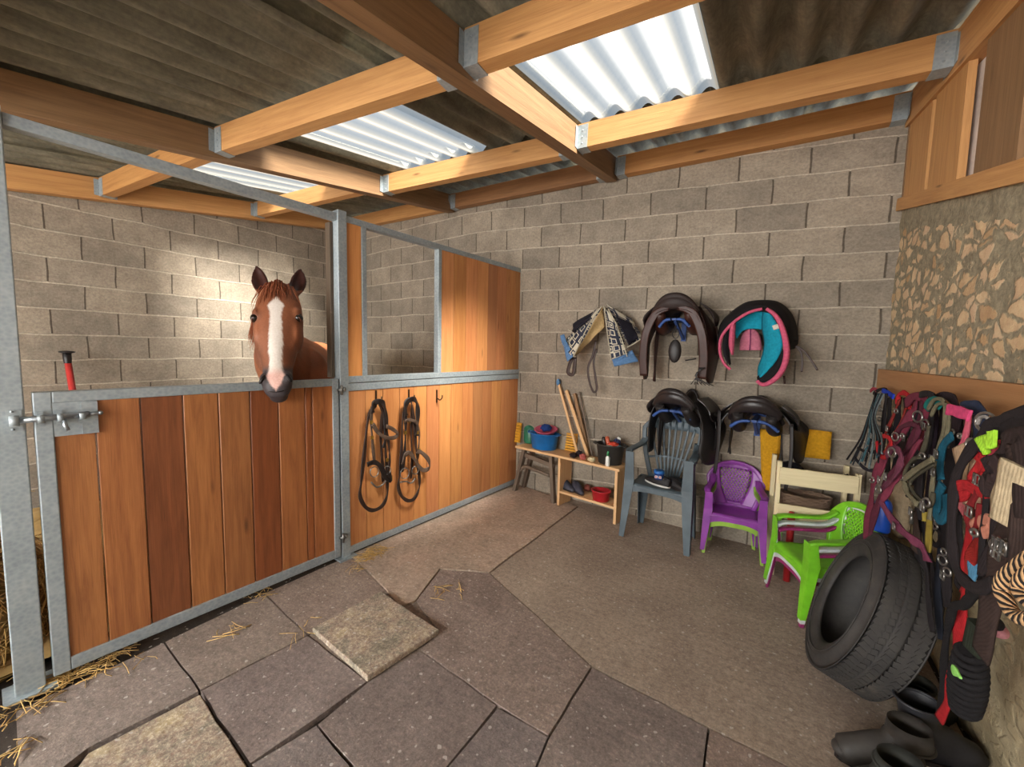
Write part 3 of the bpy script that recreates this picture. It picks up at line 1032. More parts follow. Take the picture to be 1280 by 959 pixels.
# ------------------------------------------------------------------ straw
def straws(name, spots, n, lab, L=(0.05, 0.16), up=0.02):
    m = MB()
    for _ in range(n):
        c, r, zz = random.choice(spots)
        a = random.uniform(0, 2 * PI); rr = r * math.sqrt(random.random())
        p = V((c[0] + math.cos(a) * rr, c[1] + math.sin(a) * rr, c[2] + 0.004 + random.random() * zz))
        l = random.uniform(*L) / 2; b = random.uniform(0, 2 * PI)
        d = V((math.cos(b), math.sin(b), random.uniform(-.15, .15) if zz > 0.03 else random.uniform(-.02, .05))) * l
        k = random.uniform(.7, 1.2)
        mid = p + V((random.uniform(-.01, .01), random.uniform(-.01, .01), random.uniform(0, .008)))
        m.tube([p - d, mid, p + d], random.uniform(.0011, .0022), 3, col=(k, k, k))
    return tag(m.build(name, M_straw_t), lab, 'straw', kind='stuff')


_t = NT('straw_stalks'); _a = _t.add('ShaderNodeAttribute', attribute_name='tint')
_t.link(_t.mix(1.0, lin((206, 170, 104)), _a.outputs['Color'], 'MULTIPLY'), _t.b.inputs['Base Color']); _t.b.inputs['Roughness'].default_value = 0.7
M_straw_t = _t.m
sp = [(tuple(pF(x, y)), r, 0.008) for x, y, r in ((150, 815, .05), (75, 850, .05), (110, 838, .09), (165, 830, .08), (285, 790, .06), (455, 698, .06), (470, 690, .07), (445, 712, .05), (330, 742, .05), (320, 745, .08), (60, 880, .05), (380, 790, .1), (12, 900, .08), (6, 850, .08), (20, 940, .05), (25, 885, .06), (560, 740, .1))]
sp += [sp[i] for i in (0, 1, 2, 5, 6, 5, 6, 2, 1)] * 2
straws('scattered_straw', sp, 330, 'loose straw stalks scattered on the slabs along the foot of the stall front', (0.03, 0.12))
# deep litter in the stall and outside its left post
bed = MB()
bed.grid(lambda u, v: V((-4.95 + (2.42) * u, -1.2 + 4.7 * v, 0.04 + 0.06 * noise.noise(V((u * 6, v * 12, 0))) * (1 if .02 < u < .98 else 0))), 40, 60)
tag(bed.build('straw_bed', mat('paint', (170, 140, 88))), 'trodden straw bedding covering the floor of the stall', 'straw', kind='stuff')
bmd = 1
sp = [((-2.72, -.02, 0.25), .14, .45), ((-2.66, .1, 0.1), .1, .4), ((-2.8, .15, .5), .16, .3), ((-2.62, 0.0, 0.02), .12, .10), ((-2.58, -.12, 0.02), .10, .08), ((-2.75, .12, 0.03), .16, .16), ((-2.95, 0.3, 0.04), .2, .3), ((-3.1, 0.2, 0.05), .25, .4), ((-2.48, -.02, 0.0), .08, .02), ((-2.4, 0.05, 0), .06, .01), ((-3.3, .6, .05), .3, .2)]
heap = straws('straw_heap', sp, 2600, 'heap of loose golden straw left of the stall post', (0.08, 0.22))

M_ = MB(); random.seed(21)
for _ in range(3200):
    a = random.uniform(0, 2 * PI); b = random.uniform(0, PI / 2)
    n_ = V((math.cos(a) * math.cos(b), math.sin(a) * math.cos(b), math.sin(b)))
    p = V((-2.84 + n_.x * .27, .04 + n_.y * .38, .06 + n_.z * .66)) + n_ * random.uniform(-.01, .025)
    d = n_.orthogonal(); d = Matrix.Rotation(random.uniform(0, 2 * PI), 3, n_) @ d; d = (d + n_ * random.uniform(-.25, .25)).normalized() * random.uniform(.03, .09)
    k = random.uniform(.6, 1.2)
    M_.tube([p - d, p + n_ * .006, p + d], random.uniform(.0014, .0026), 3, col=(k, k, k))
M_.build('straw_stalks', M_straw_t, heap)
m = MB(); m.ball((-2.84, 0.04, 0.06), (.265, .375, .65), seg=28, fn=lambda p: 1 + .05 * noise.noise(p * 3))
m.build('straw_core', mat('paint', (140, 112, 66)), heap)
# ================================================================== THE HORSE
POLL = pD(349, 362, 2.44)
NOSE = pD(346.5, 497, 2.16)
hA = (NOSE - POLL); HL = hA.length; hA.normalize()                 # down the face
_hv = POLL - CAM; _hv.z = 0; _hv.normalize()
_side = _hv.cross(V((0, 0, 1))) * 0.985 - _hv * 0.17                # face square to the viewer, turned a touch
hL = (_side - hA * _side.dot(hA)).normalized()                      # across the face
hN = hL.cross(hA)                                                   # out of the forehead
if hN.dot(FW) > 0:
    hN = -hN
K = HL / 0.70


def hp(t, l, n):
    return POLL + hA * (t * K) + hL * (l * K * 0.92) + hN * (n * K)


hm = MB()
sec = [(-0.035, .050, .02, .06, 0), (-0.01, .085, .05, .10, 0), (.04, .108, .070, .14, 0), (.10, .122, .082, .17, 0), (.16, .132, .088, .195, .05), (.22, .138, .088, .215, .12), (.28, .134, .085, .225, .2),
       (.34, .122, .082, .215, .28), (.40, .106, .078, .185, .32), (.46, .092, .072, .150, .32), (.52, .080, .066, .120, .28), (.57, .076, .060, .105, .22), (.61, .078, .056, .098, .15), (.645, .074, .048, .090, .1), (.675, .060, .034, .075, .05), (.70, .034, .012, .050, 0)]
R = []
N = 36
for t, w, df, db, sq in sec:
    r = []
    for k in range(N):
        a = 2 * PI * k / N; c, s = math.cos(a), math.sin(a)
        lat = w * math.copysign(abs(c) ** 0.85, c)
        n = (df if s > 0 else db) * math.copysign(abs(s) ** 0.9, s)
        if s > 0:
            lat *= 1 - sq * s
        else:
            lat *= 1 - 0.45 * (-s) ** 1.5
        r.append(hp(t, lat, n))
    R.append(r)
hm.rings(R)
for q in (-1, 1):
    HB = Matrix((hL, hN, hA)).transposed()
    hm.ball(hp(.205, q * .108, .044), (.024 * K, .030 * K, .040 * K), HB)       # brow over the eye
    hm.ball(hp(.30, q * .098, -.02), (.034 * K, .08 * K, .11 * K), HB)        # cheek
    hm.ball(hp(.345, q * .080, .032), (.018 * K, .016 * K, .09 * K), HB)      # facial crest
    hm.ball(hp(.605, q * .056, .030), (.028 * K, .030 * K, .038 * K), HB)      # nostril wing
hm.ball(hp(.675, 0, -.045), (.046 * K, .045 * K, .032 * K), HB)               # chin and lower lip
# ears: cupped leaves
for q, tip in ((-1, (-0.165, -0.128, 0.0)), (1, (-0.158, 0.122, 0.0))):
    base = hp(.03, q * .085, .005); top = hp(tip[0] , tip[1], tip[2])
    R = []
    ax = (top - base).normalized(); fr = (hN - ax * hN.dot(ax)).normalized(); sd = ax.cross(fr)
    fr2 = (fr + sd * (0.25 * (1 if sd.dot(hL) * q > 0 else -1))).normalized(); sd = ax.cross(fr2); fr = fr2
    for i in range(13):
        u = i / 12
        w = (0.028 + 0.018 * math.sin(PI * min(1, u * 1.0)) ** 0.8) * (1 - u ** 4.5) ** .8 * K + 0.003
        c = base + (top - base) * u * 1.05
        c = c + sd * (0.008 * math.sin(PI * u)) * q
        r = []
        for k in range(10):
            a = PI * k / 9
            r.append(c + sd * math.cos(a) * w - fr * math.sin(a) * w * 0.75)
        for k in range(1, 9):
            a = PI - PI * k / 9
            r.append(c + sd * math.cos(a) * (w * .72) - fr * (math.sin(a) * w * 0.75 - 0.013 - 0.02 * (1 - u) * 0.3))
        R.append(r)
    hm.rings(R)


def limb(m, pts, seg=18, steps=6):
    """pts: (pos, rx, ry) with rx across 'side'; smooth union-ready tube"""
    P = catmull([p[0] for p in pts], steps); n = len(P); Rr = []
    for i, p in enumerate(P):
        u = i / (n - 1) * (len(pts) - 1); k = min(int(u), len(pts) - 2); f = u - k; f = f * f * (3 - 2 * f)
        rx = pts[k][1] * (1 - f) + pts[k + 1][1] * f; ry = pts[k][2] * (1 - f) + pts[k + 1][2] * f
        d = (P[min(i + 1, n - 1)] - P[max(i - 1, 0)]).normalized()
        sx = BS - d * BS.dot(d); sx.normalize(); sy = d.cross(sx)
        Rr.append([p + sx * math.cos(a) * rx + sy * math.sin(a) * ry for a in [2 * PI * j / seg for j in range(seg)]])
    m.rings(Rr)


SH = pD(372, 470, 2.98); RU = pD(398, 470, 4.25)
SH.z = 0; RU.z = 0
BD = (RU - SH).normalized(); BS = BD.cross(Z0).normalized()       # body direction (towards the tail), side
at = lambda s, z, l=0.0: SH + BD * s + BS * l + V((0, 0, z))
# trunk
limb(hm, [(at(-.16, 1.14), .12, .16), (at(-.04, 1.13), .24, .29), (at(.20, 1.10), .275, .36), (at(.55, 1.07), .30, .36), (at(.90, 1.10), .29, .32), (at(1.15, 1.16), .275, .29), (at(1.36, 1.17), .21, .24), (at(1.46, 1.18), .08, .12)], 28)
limb(hm, [(at(.02, 1.32), .08, .12), (at(.2, 1.37), .06, .08), (at(.4, 1.34), .05, .05)], 14)          # withers
# neck rises from the chest and bends round to carry the head over the door
nb_ = hp(.08, .0, -.10)
mid1 = at(-.20, 1.36, 0.0); mid1 = mid1.lerp(nb_, 0.25) - RT * .075 - V((0, 0, .05))
mid2 = nb_.lerp(mid1, 0.42) - RT * .03 - V((0, 0, .01))
limb(hm, [(at(.12, 1.16), .20, .32), (mid1 - V((0, 0, .06)), .135, .25), (mid2, .092, .17), (nb_, .080, .125), (hp(.05, 0, -.04), .07, .08)], 24, 7)
# legs
for q in (-1, 1):
    l = q * .17
    limb(hm, [(at(.06, 1.0, l), .10, .16), (at(.03, .78, l), .085, .12), (at(.02, .62, l), .055, .075), (at(.01, .50, l), .045, .05), (at(.02, .44, l), .046, .048), (at(.03, .38, l), .032, .034), (at(.03, .22, l), .027, .032), (at(.02, .15, l), .038, .042), (at(-.02, .09, l), .033, .036), (at(-.05, .055, l), .05, .055), (at(-.06, .02, l), .062, .066)], 14, 4)
    limb(hm, [(at(1.22, 1.08, l * .9), .13, .24), (at(1.16, .86, l), .11, .19), (at(1.20, .70, l), .07, .11), (at(1.34, .56, l), .045, .06), (at(1.38, .49, l), .044, .055), (at(1.34, .40, l), .034, .04), (at(1.32, .24, l), .029, .036), (at(1.30, .16, l), .040, .044), (at(1.25, .09, l), .034, .038), (at(1.21, .055, l), .05, .055), (at(1.20, .02, l), .06, .064)], 14, 4)
raw = hm.build('horse_raw', M_blk)
for md, kw in (('REMESH', dict(mode='VOXEL', voxel_size=0.0085)), ('SMOOTH', dict(factor=0.5, iterations=9))):
    x = raw.modifiers.new(md, md)
    for kk, vv in kw.items():
        setattr(x, kk, vv)
dg = bpy.context.evaluated_depsgraph_get()
me = bpy.data.meshes.new_from_object(raw.evaluated_get(dg))
bpy.data.objects.remove(raw)
me.name = 'horse'
me.attributes.new('coat', 'FLOAT_COLOR', 'POINT')
cols = []
lc = lambda c: V(lin(c)[:3])
C_ch, C_dk, C_wh, C_gr, C_pk, C_ear, C_hi = lc((136, 82, 54)), lc((84, 50, 36)), lc((206, 196, 186)), lc((62, 56, 58)), lc((204, 164, 152)), lc((66, 34, 26)), lc((172, 106, 70))


def pl(x, pts):
    for (a, b), (c, d) in zip(pts, pts[1:]):
        if x <= c:
            return b + (d - b) * max(0, min(1, (x - a) / (c - a)))
    return pts[-1][1]


def sstep(a, b, x):
    x = max(0, min(1, (x - a) / (b - a))); return x * x * (3 - 2 * x)


for v in me.vertices:
    p = v.co; d = p - POLL
    t = d.dot(hA) / K; l = d.dot(hL) / K; n = d.dot(hN) / K
    nz = noise.noise(p * 9); nf = noise.noise(p * 45)
    c = C_ch.lerp(C_dk, max(0, min(.6, .25 + nz * .4)))
    eyd = math.hypot(t - .232, (abs(l) - .115) * .9)
    if n > -.05:
        c = c.lerp(C_dk, .75 * (1 - sstep(.02, .06, eyd)))
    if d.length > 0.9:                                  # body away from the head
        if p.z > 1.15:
            c = c.lerp(C_hi, sstep(1.15, 1.45, p.z) * .7)  # highlight painted into the coat along the top of the back
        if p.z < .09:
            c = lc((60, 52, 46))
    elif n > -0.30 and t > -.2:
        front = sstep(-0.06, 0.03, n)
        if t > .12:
            c = c.lerp(C_hi, .35 * sstep(.05, .09, abs(l)) * front * (1 if l > 0 else .3))  # lit side of the face painted lighter, the other side darker below
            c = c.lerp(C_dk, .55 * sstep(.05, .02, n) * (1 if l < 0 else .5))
        # blaze
        bw = pl(t, [(.105, 0), (.14, .016), (.175, .040), (.21, .030), (.25, .026), (.33, .031), (.42, .034), (.50, .028), (.56, .030), (.60, .040), (.64, .027), (.675, .0)]) + nf * .004
        if t > .085:
            m_ = sstep(bw + .005, bw - .004, abs(l)) * sstep(0.0, .02, n) * (1 if t < .68 else 0)
            wcol = C_wh.lerp(C_pk, sstep(.54, .60, t))
        else:
            m_ = 0; wcol = C_wh
        gm = sstep(.535, .585, t + abs(l) * .35)
        if n > -.16:
            c = c.lerp(C_gr.lerp(lc((60, 52, 52)), sstep(.03, .07, abs(l)) * .5), gm)
        c = c.lerp(wcol, m_)
        if t < 0.0 and abs(l) > .05:
            c = C_dk.lerp(C_ear, .4)
            if v.normal.dot(hN) > .15:
                c = lc((52, 24, 18))
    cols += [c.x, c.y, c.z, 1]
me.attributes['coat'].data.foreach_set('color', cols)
me.polygons.foreach_set('use_smooth', [True] * len(me.polygons))
hm_t = NT('horse_coat'); a_ = hm_t.add('ShaderNodeAttribute', attribute_name='coat')
f_ = hm_t.noise(hm_t.coord(), 120, 4)
hm_t.link(hm_t.mix(.25, a_.outputs['Color'], hm_t.ramp(f_, [(.3, (.25, .25, .25, 1)), (.7, (.75, .75, .75, 1))]), 'OVERLAY'), hm_t.b.inputs['Base Color'])
hm_t.b.inputs['Roughness'].default_value = .5; hm_t.b.inputs['Specular IOR Level'].default_value = .25
hm_t.bump(f_, .12, .003)
me.materials.clear(); me.materials.append(hm_t.m)
horse = bpy.data.objects.new('horse', me); C.objects.link(horse)
tag(horse, 'chestnut horse with a white blaze looking out over the stable half door', 'horse')
eye_m = NT('horse_eye'); eye_m.b.inputs['Base Color'].default_value = (.012, .007, .005, 1); eye_m.b.inputs['Roughness'].default_value = .08
for q in (-1, 1):
    m = MB(); HB = Matrix((hL, hN, hA)).transposed()
    m.ball(hp(.232, q * .1155, .042), (.024 * K, .026 * K, .023 * K), HB, 18); m.build('eye', eye_m.m, horse)
    m = MB()
    for sg in (-1, 1):
        P = [hp(.232 + sg * .018 * math.cos(u) - .001, q * (.1175 + .017 * math.cos(u) * .9 - .004), .040 + .026 * math.sin(u)) for u in [(-1.25 + 2.5 * k / 8) for k in range(9)]]
        m.tube(P, [.003 + .003 * math.sin(PI * k / 8) for k in range(9)], 8)
    m.build('eyelid', mat('leather', (84, 46, 34)), horse)
    m = MB(); m.ball(hp(.612, q * .066, .046), (.013 * K, .017 * K, .026 * K), Matrix((hL * 1 + hN * -.5 * q, hN, hA + hL * q * .4)).transposed(), 12)
    m.build('nostril', mat('leather', (22, 16, 16)), horse)
m = MB(); m.tube(catmull([hp(.655, -.055, .0), hp(.678, -.03, .028), hp(.686, 0, .034), hp(.678, .03, .028), hp(.655, .055, .0)], 5), .0035, 6); m.build('mouth', mat('leather', (44, 34, 34)), horse)


def hair(m, root, dirs, n, r):
    for _ in range(n):
        p = root(); P = [p]
        for dvec, ln in dirs(p):
            P.append(P[-1] + dvec * ln)
        P = catmull(P, 3); k = len(P)
        m.tube(P, [r * (1 - .8 * i / (k - 1)) for i in range(k)], 4)


random.seed(11)
M_mane = mat('fabric', (146, 82, 52))
m = MB()


def fl_root():
    l = random.gauss(0, .034); l = max(-.085, min(.085, l))
    return hp(-.035 + abs(l) * .35 + random.uniform(0, .03), l, .02 + random.uniform(0, .035) - abs(l) * .2)


def fl_dirs(p):
    l = (p - POLL).dot(hL) / K; e = random.uniform(.55, 1.0) * (1.0 if abs(l) < .05 else 1.25)
    sp_ = l * 3.2 + random.gauss(0, .12)
    return [((hA * .55 + hN * .8 + hL * sp_ * .2).normalized(), .042), ((hA + hN * .25 + hL * sp_).normalized(), .06 * e), ((hA - hN * .06 + hL * sp_ * 1.1).normalized(), .055 * e), ((hA - hN * .12 + hL * sp_ * .7).normalized(), .035 * e)]


hair(m, fl_root, fl_dirs, 150, .0032)
m.build('forelock', M_mane, horse)
m = MB()
crest = catmull([hp(-.03, 0, -.03), nb_ + V((0, 0, .13)) + BD * .05, mid2 + V((0, 0, .17)), mid1 + V((0, 0, .2)), at(.06, 1.42)], 8)
for _ in range(260):
    k = random.randrange(len(crest) - 1); p = crest[k].lerp(crest[k + 1], random.random()) - V((0, 0, .02))
    s = -BS if (-BS).dot(RT) < 0 else BS
    P = catmull([p, p + s * .06 + V((0, 0, .02)), p + s * .12 - V((0, 0, .06)), p + s * random.uniform(.12, .16) - V((0, 0, random.uniform(.13, .22)))], 3)
    m.tube(P, [.004 * (1 - .8 * i / (len(P) - 1)) for i in range(len(P))], 4)
m.build('mane', M_mane, horse)
m = MB()
for _ in range(120):
    p = at(1.44, 1.26, random.gauss(0, .015))
    P = catmull([p, p + BD * .1 - V((0, 0, .08)) + BS * random.gauss(0, .02), p + BD * .12 - V((0, 0, .4)) + BS * random.gauss(0, .03), p + BD * .08 - V((0, 0, random.uniform(.6, .8))) + BS * random.gauss(0, .03)], 4)
    m.tube(P, [.006 * (1 - .8 * i / (len(P) - 1)) for i in range(len(P))], 4)
m.build('tail', M_mane, horse)
# ================================================================== CHAIRS
def frame_at(loc, fwd):
    """matrix of a thing whose front (-y) looks along fwd"""
    f = V((fwd[0], fwd[1], 0)).normalized(); y = -f; x = y.cross(Z0)
    return math.atan2(y.y, y.x) - PI / 2


def lsec(m, A, B, wa, wb, sx, sy, th=0.006):
    """tapering L-section leg: outer corner at A/B, webs running along sx (x) and sy (y)"""
    def ring(p, w):
        return [p, p + V((sx * w, 0, 0)), p + V((sx * w, sy * th, 0)), p + V((sx * th, sy * th, 0)), p + V((sx * th, sy * w, 0)), p + V((0, sy * w, 0))]
    m.rings([ring(V(A), wa), ring(V(A).lerp(V(B), .5), (wa * .55 + wb * .45)), ring(V(B), wb)], smooth=False)


def chair_parts(t, c, k=1.0, style='slats', mt=None, slot=None, depth=1.0):
    """moulded stacking chair. c: dims dict"""
    W, SH_, D0_, D1_, AH, BH = c['w'], c['seat'], c['front'], c['back'], c['arm'], c['top']
    # seat: dished pan with a rolled apron
    m = MB()

    def seat(u, v):
        x = (u - .5) * 2; y = D0_ + (D1_ - D0_) * v
        z = SH_ - .012 * (1 - x * x) * math.sin(PI * v) - .035 * max(0, abs(x) - .9) * 10 * .3
        if v < .12:
            z -= (1 - v / .12) ** 2 * .02
        return V((x * W * (.5 - .03 * v) , y, z))
    m.grid(seat, 20, 16, .006)
    ap = [V((x * W * .5, D0_ + .004 * abs(x), SH_ - .018)) for x in [i / 10 - 1 for i in range(21)]]
    R = [[p, p + V((0, 0, -.03 - .03 * abs(i / 10 - 1) ** 3)), p + V((0, .006, -.03 - .03 * abs(i / 10 - 1) ** 3)), p + V((0, .006, 0))] for i, p in enumerate(ap)]
    m.rings(R, smooth=False)
    for q in (-1, 1):
        m.bar((q * W * .485, D0_ + .01, SH_ - .03), (q * W * .46, D1_, SH_ - .03), .006, .05)
    local(t, m.build('seat', mt, t))
    # legs
    for q in (-1, 1):
        m = MB(); lsec(m, (q * (W * .5 + .035), D0_ + .005, SH_ + .02), (q * (W * .5 + .045), D0_ - c['splay'], c.get('foot', 0)), c['lw'], c['lw'] * .5, -q, 1)
        lsec(m, (q * (W * .5 + .030), D0_ + .0, AH), (q * (W * .5 + .035), D0_ + .005, SH_ + .02), c['lw'] * .8, c['lw'], -q, 1)
        local(t, m.build('leg', mt, t))
        m = MB(); lsec(m, (q * W * .5, D1_ + .005, SH_), (q * (W * .5 + .01), D1_ + c['splay'], c.get('foot', 0)), c['lw'], c['lw'] * .5, -q, -1)
        local(t, m.build('leg', mt, t))
    # arms: flat band curving up into the back rim
    for q in (-1, 1):
        m = MB()
        P = catmull([(q * (W * .5 + .012), D0_ + .012, AH - .012), (q * (W * .5 + .018), D0_ + .05, AH + .002), (q * (W * .5 + .012), (D0_ + D1_) / 2, AH + .008), (q * (W * .5 - .004), D1_ - .02, AH + .02 * c['rise']), (q * W * .47, D1_ + c['tilt'] * .7, AH + .06 * c['rise'])], 6)
        m.strap(P, [c['aw'] * (1.0 if i > 4 else .8 + .04 * i) for i in range(len(P))], .012, face=(0, 0, 1))
        local(t, m.build('armrest', mt, t))
    # backrest
    def bk(u, v):
        """u -1..1 across, v 0..1 up"""
        hw = c['bw'](v); y = D1_ + c['tilt'] * (v ** 1.1) + .03 * (1 - u * u) * (1 - .2 * v)
        return V((u * hw, y, SH_ - .01 + (BH - SH_ + .01) * v * (1 - .0 * u)))
    m = MB()
    rim = []
    topv = lambda u: 1 - c['arch'] * u ** 2 - c['arch'] * .9 * max(0, abs(u) - .6) ** 2 * 4
    side_v = [i / 8 * topv(1) for i in range(8)]
    rim = [bk(-1, v) for v in side_v] + [bk(u, topv(u)) for u in [i / 10 - 1 for i in range(21)]] + [bk(1, v) for v in side_v[::-1]]
    m.strap(rim, c['rim'], .014, face=(0, 1, .15))
    m.strap([bk(u, .03) for u in (-1, -.5, 0, .5, 1)], .03, .008, face=(0, 1, 0))
    if style == 'slats':
        n = 9
        for i in range(1, n):
            u = -1 + 2 * i / n
            m.strap([bk(u * (.62 + .38 * v / .9) if True else u, min(v, topv(u) - .02)) for v in (.02, .25, .5, .75, .95)], .017, .008, face=(0, 1, 0))
        m.strap([bk(u * .95, .32 + .04 * (1 - u * u)) for u in (-1, -.5, 0, .5, 1)], .016, .006, face=(0, 1, 0))
        m.grid(lambda a, b: bk((a * 2 - 1) * .96, min(.80 + .2 * b, topv(a * 2 - 1) - .01 * (1 - b))), 12, 3, .006)
    else:
        cw = c['cw']
        # solid side cheeks
        for q in (-1, 1):
            m.grid(lambda a, b: bk(q * (cw(b) + (.98 - cw(b)) * a), .02 + b * (topv(q * (cw(b) + (.98 - cw(b)) * a)) - .04)), 5, 14, .006)
        m.grid(lambda a, b: bk((a * 2 - 1) * cw(1), .86 + b * (topv((a * 2 - 1) * cw(1)) - .88)), 8, 3, .006)
        m.grid(lambda a, b: bk((a * 2 - 1) * cw(.1), .02 + b * .12), 8, 2, .006)
        # diagonal lattice
        n = c.get('lat', 7)
        for sg in (-1, 1):
            for i in range(-n, n * 2):
                P = []
                for j in range(13):
                    v = .12 + .76 * j / 12; u = sg * ((i / n) * 1.0 - .6 + (v - .12) * 1.25)
                    if abs(u) <= cw(v) + .02:
                        P.append(bk(u, v))
                if len(P) > 1:
                    m.strap(P, .0085 * c.get('lk', 1), .005, face=(0, 1, 0))
    local(t, m.build('backrest', mt, t))


def place_chair(name, loc, fwd, label, cat, c, style, mt, group=None):
    t = thing(name, loc, label, cat, group, frame_at(loc, fwd))
    chair_parts(t, c, style=style, mt=mt)
    return t


ADULT = dict(w=.42, seat=.42, front=-.17, back=.11, arm=.66, top=.90, splay=.035, lw=.075, aw=.055, rise=1, tilt=.07, bw=lambda v: .13 + .085 * math.sin(min(1, v * 1.2) * PI / 2), arch=.13, rim=.035)
KID = dict(w=.31, seat=.295, front=-.14, back=.14, arm=.44, top=.60, splay=.02, lw=.055, aw=.045, rise=1, tilt=.06, bw=lambda v: .12 + .055 * math.sin(min(1, v * 1.4) * PI / 2), arch=.22, rim=.03, cw=lambda v: .30 + .28 * math.sin(min(1, max(0, v)) * PI * .62), lat=8)
M_grey = mat('plastic', (84, 98, 106), 0.55); M_purp = mat('plastic', (142, 62, 158)); M_lime = mat('plastic', (128, 206, 44)); M_mag = mat('plastic', (150, 44, 104))
M_whi = mat('plastic', (214, 220, 220)); M_lime2 = mat('plastic', (150, 190, 70))
KP = dict(KID, front=-.13, back=.075, tilt=.045, splay=.02)
gc = V((-.572, 3.155, 0))
place_chair('garden_chair', gc, (-.09, -1), 'grey plastic garden chair with a fan of back slats, a saddle above its back', 'chair', ADULT, 'slats', M_grey)
pc = V((-.095, 3.20, 0))
place_chair('child_chair', pc + V((0, 0, 0.0)), (.07, -1), 'pale green child chair nested underneath the purple child chair', 'chair', dict(KP, w=.285, seat=.262, arm=.395, top=.555, lw=.04, aw=.034, front=-.115, back=.088, tilt=.04), 'lattice', M_lime2, 'stacking child chairs')
place_chair('child_chair', pc + V((0, 0, .026)), (.07, -1), 'purple plastic child chair with a lattice back, between the grey chair and the cream shelf', 'chair', dict(KP, seat=.272, arm=.417, top=.585), 'lattice', M_purp, 'stacking child chairs')
kc = pF(992, 779).lerp(pF(963, 737), .5); kf = V((-.92, -.40, 0)).normalized()
kc = kc - kf * .15
K2 = dict(KID, seat=.262, arm=.40, top=.54)
nest = lambda c, k: dict(c, w=c['w'] - .012 * k, front=c['front'] + .005 * k, arm=c['arm'] - .010 * k, aw=c['aw'] - .006 * k, lw=c['lw'] - .010 * k, bw=lambda v, k=k: c['bw'](v) - .006 * k, back=c['back'] + .004 * k)
place_chair('child_chair', kc, kf, 'magenta child chair at the bottom of the stack under the lime green one', 'chair', nest(K2, 2), 'lattice', M_mag, 'stacking child chairs')
place_chair('child_chair', kc + V((0, 0, .024)), kf, 'white child chair in the middle of the stack, under the lime green one', 'chair', nest(K2, 1), 'lattice', M_whi, 'stacking child chairs')
place_chair('child_chair', kc + V((0, 0, .048)), kf, 'lime green child chair with a lattice back, top of its stack beside the tyre', 'chair', dict(K2, arm=.405, top=.55), 'lattice', M_lime, 'stacking child chairs')


# ================================================================== SADDLES
M_blue = mat('paint', (38, 70, 130))


def rack(name, at_, label, h=.16, w=.13, arm=.34):
    """wall saddle rack: back plate, upright, two arms; at_ = top front centre in world"""
    t = thing(name, at_, label, 'saddle rack', 'saddle racks on the block wall', frame_at(at_, NB))
    M = MB()
    M.bar((0, arm, .02), (0, arm, -h), .035, .01, up=(0, 1, 0)); M.bar((0, .02, -.012), (0, arm, -.012), .03, .014)
    M.bar((0, .06, -.02), (0, arm, -h * .9), .018, .018)
    local(t, M.build('bracket', M_blue, t))
    M = MB()
    for q in (-1, 1):
        P = catmull([(q * .02, .02, -.012), (q * w * .6, .02, -.02), (q * w, .03, -.06)], 5); M.tube(P, .011, 8)
        P = catmull([(q * w, .03, -.06), (q * w, arm * .55, -.05), (q * w * .8, arm * .9, -.02), (0, arm - .01, 0)], 5); M.tube(P, .011, 8)
    local(t, M.build('arm', M_blue, t))
    return t


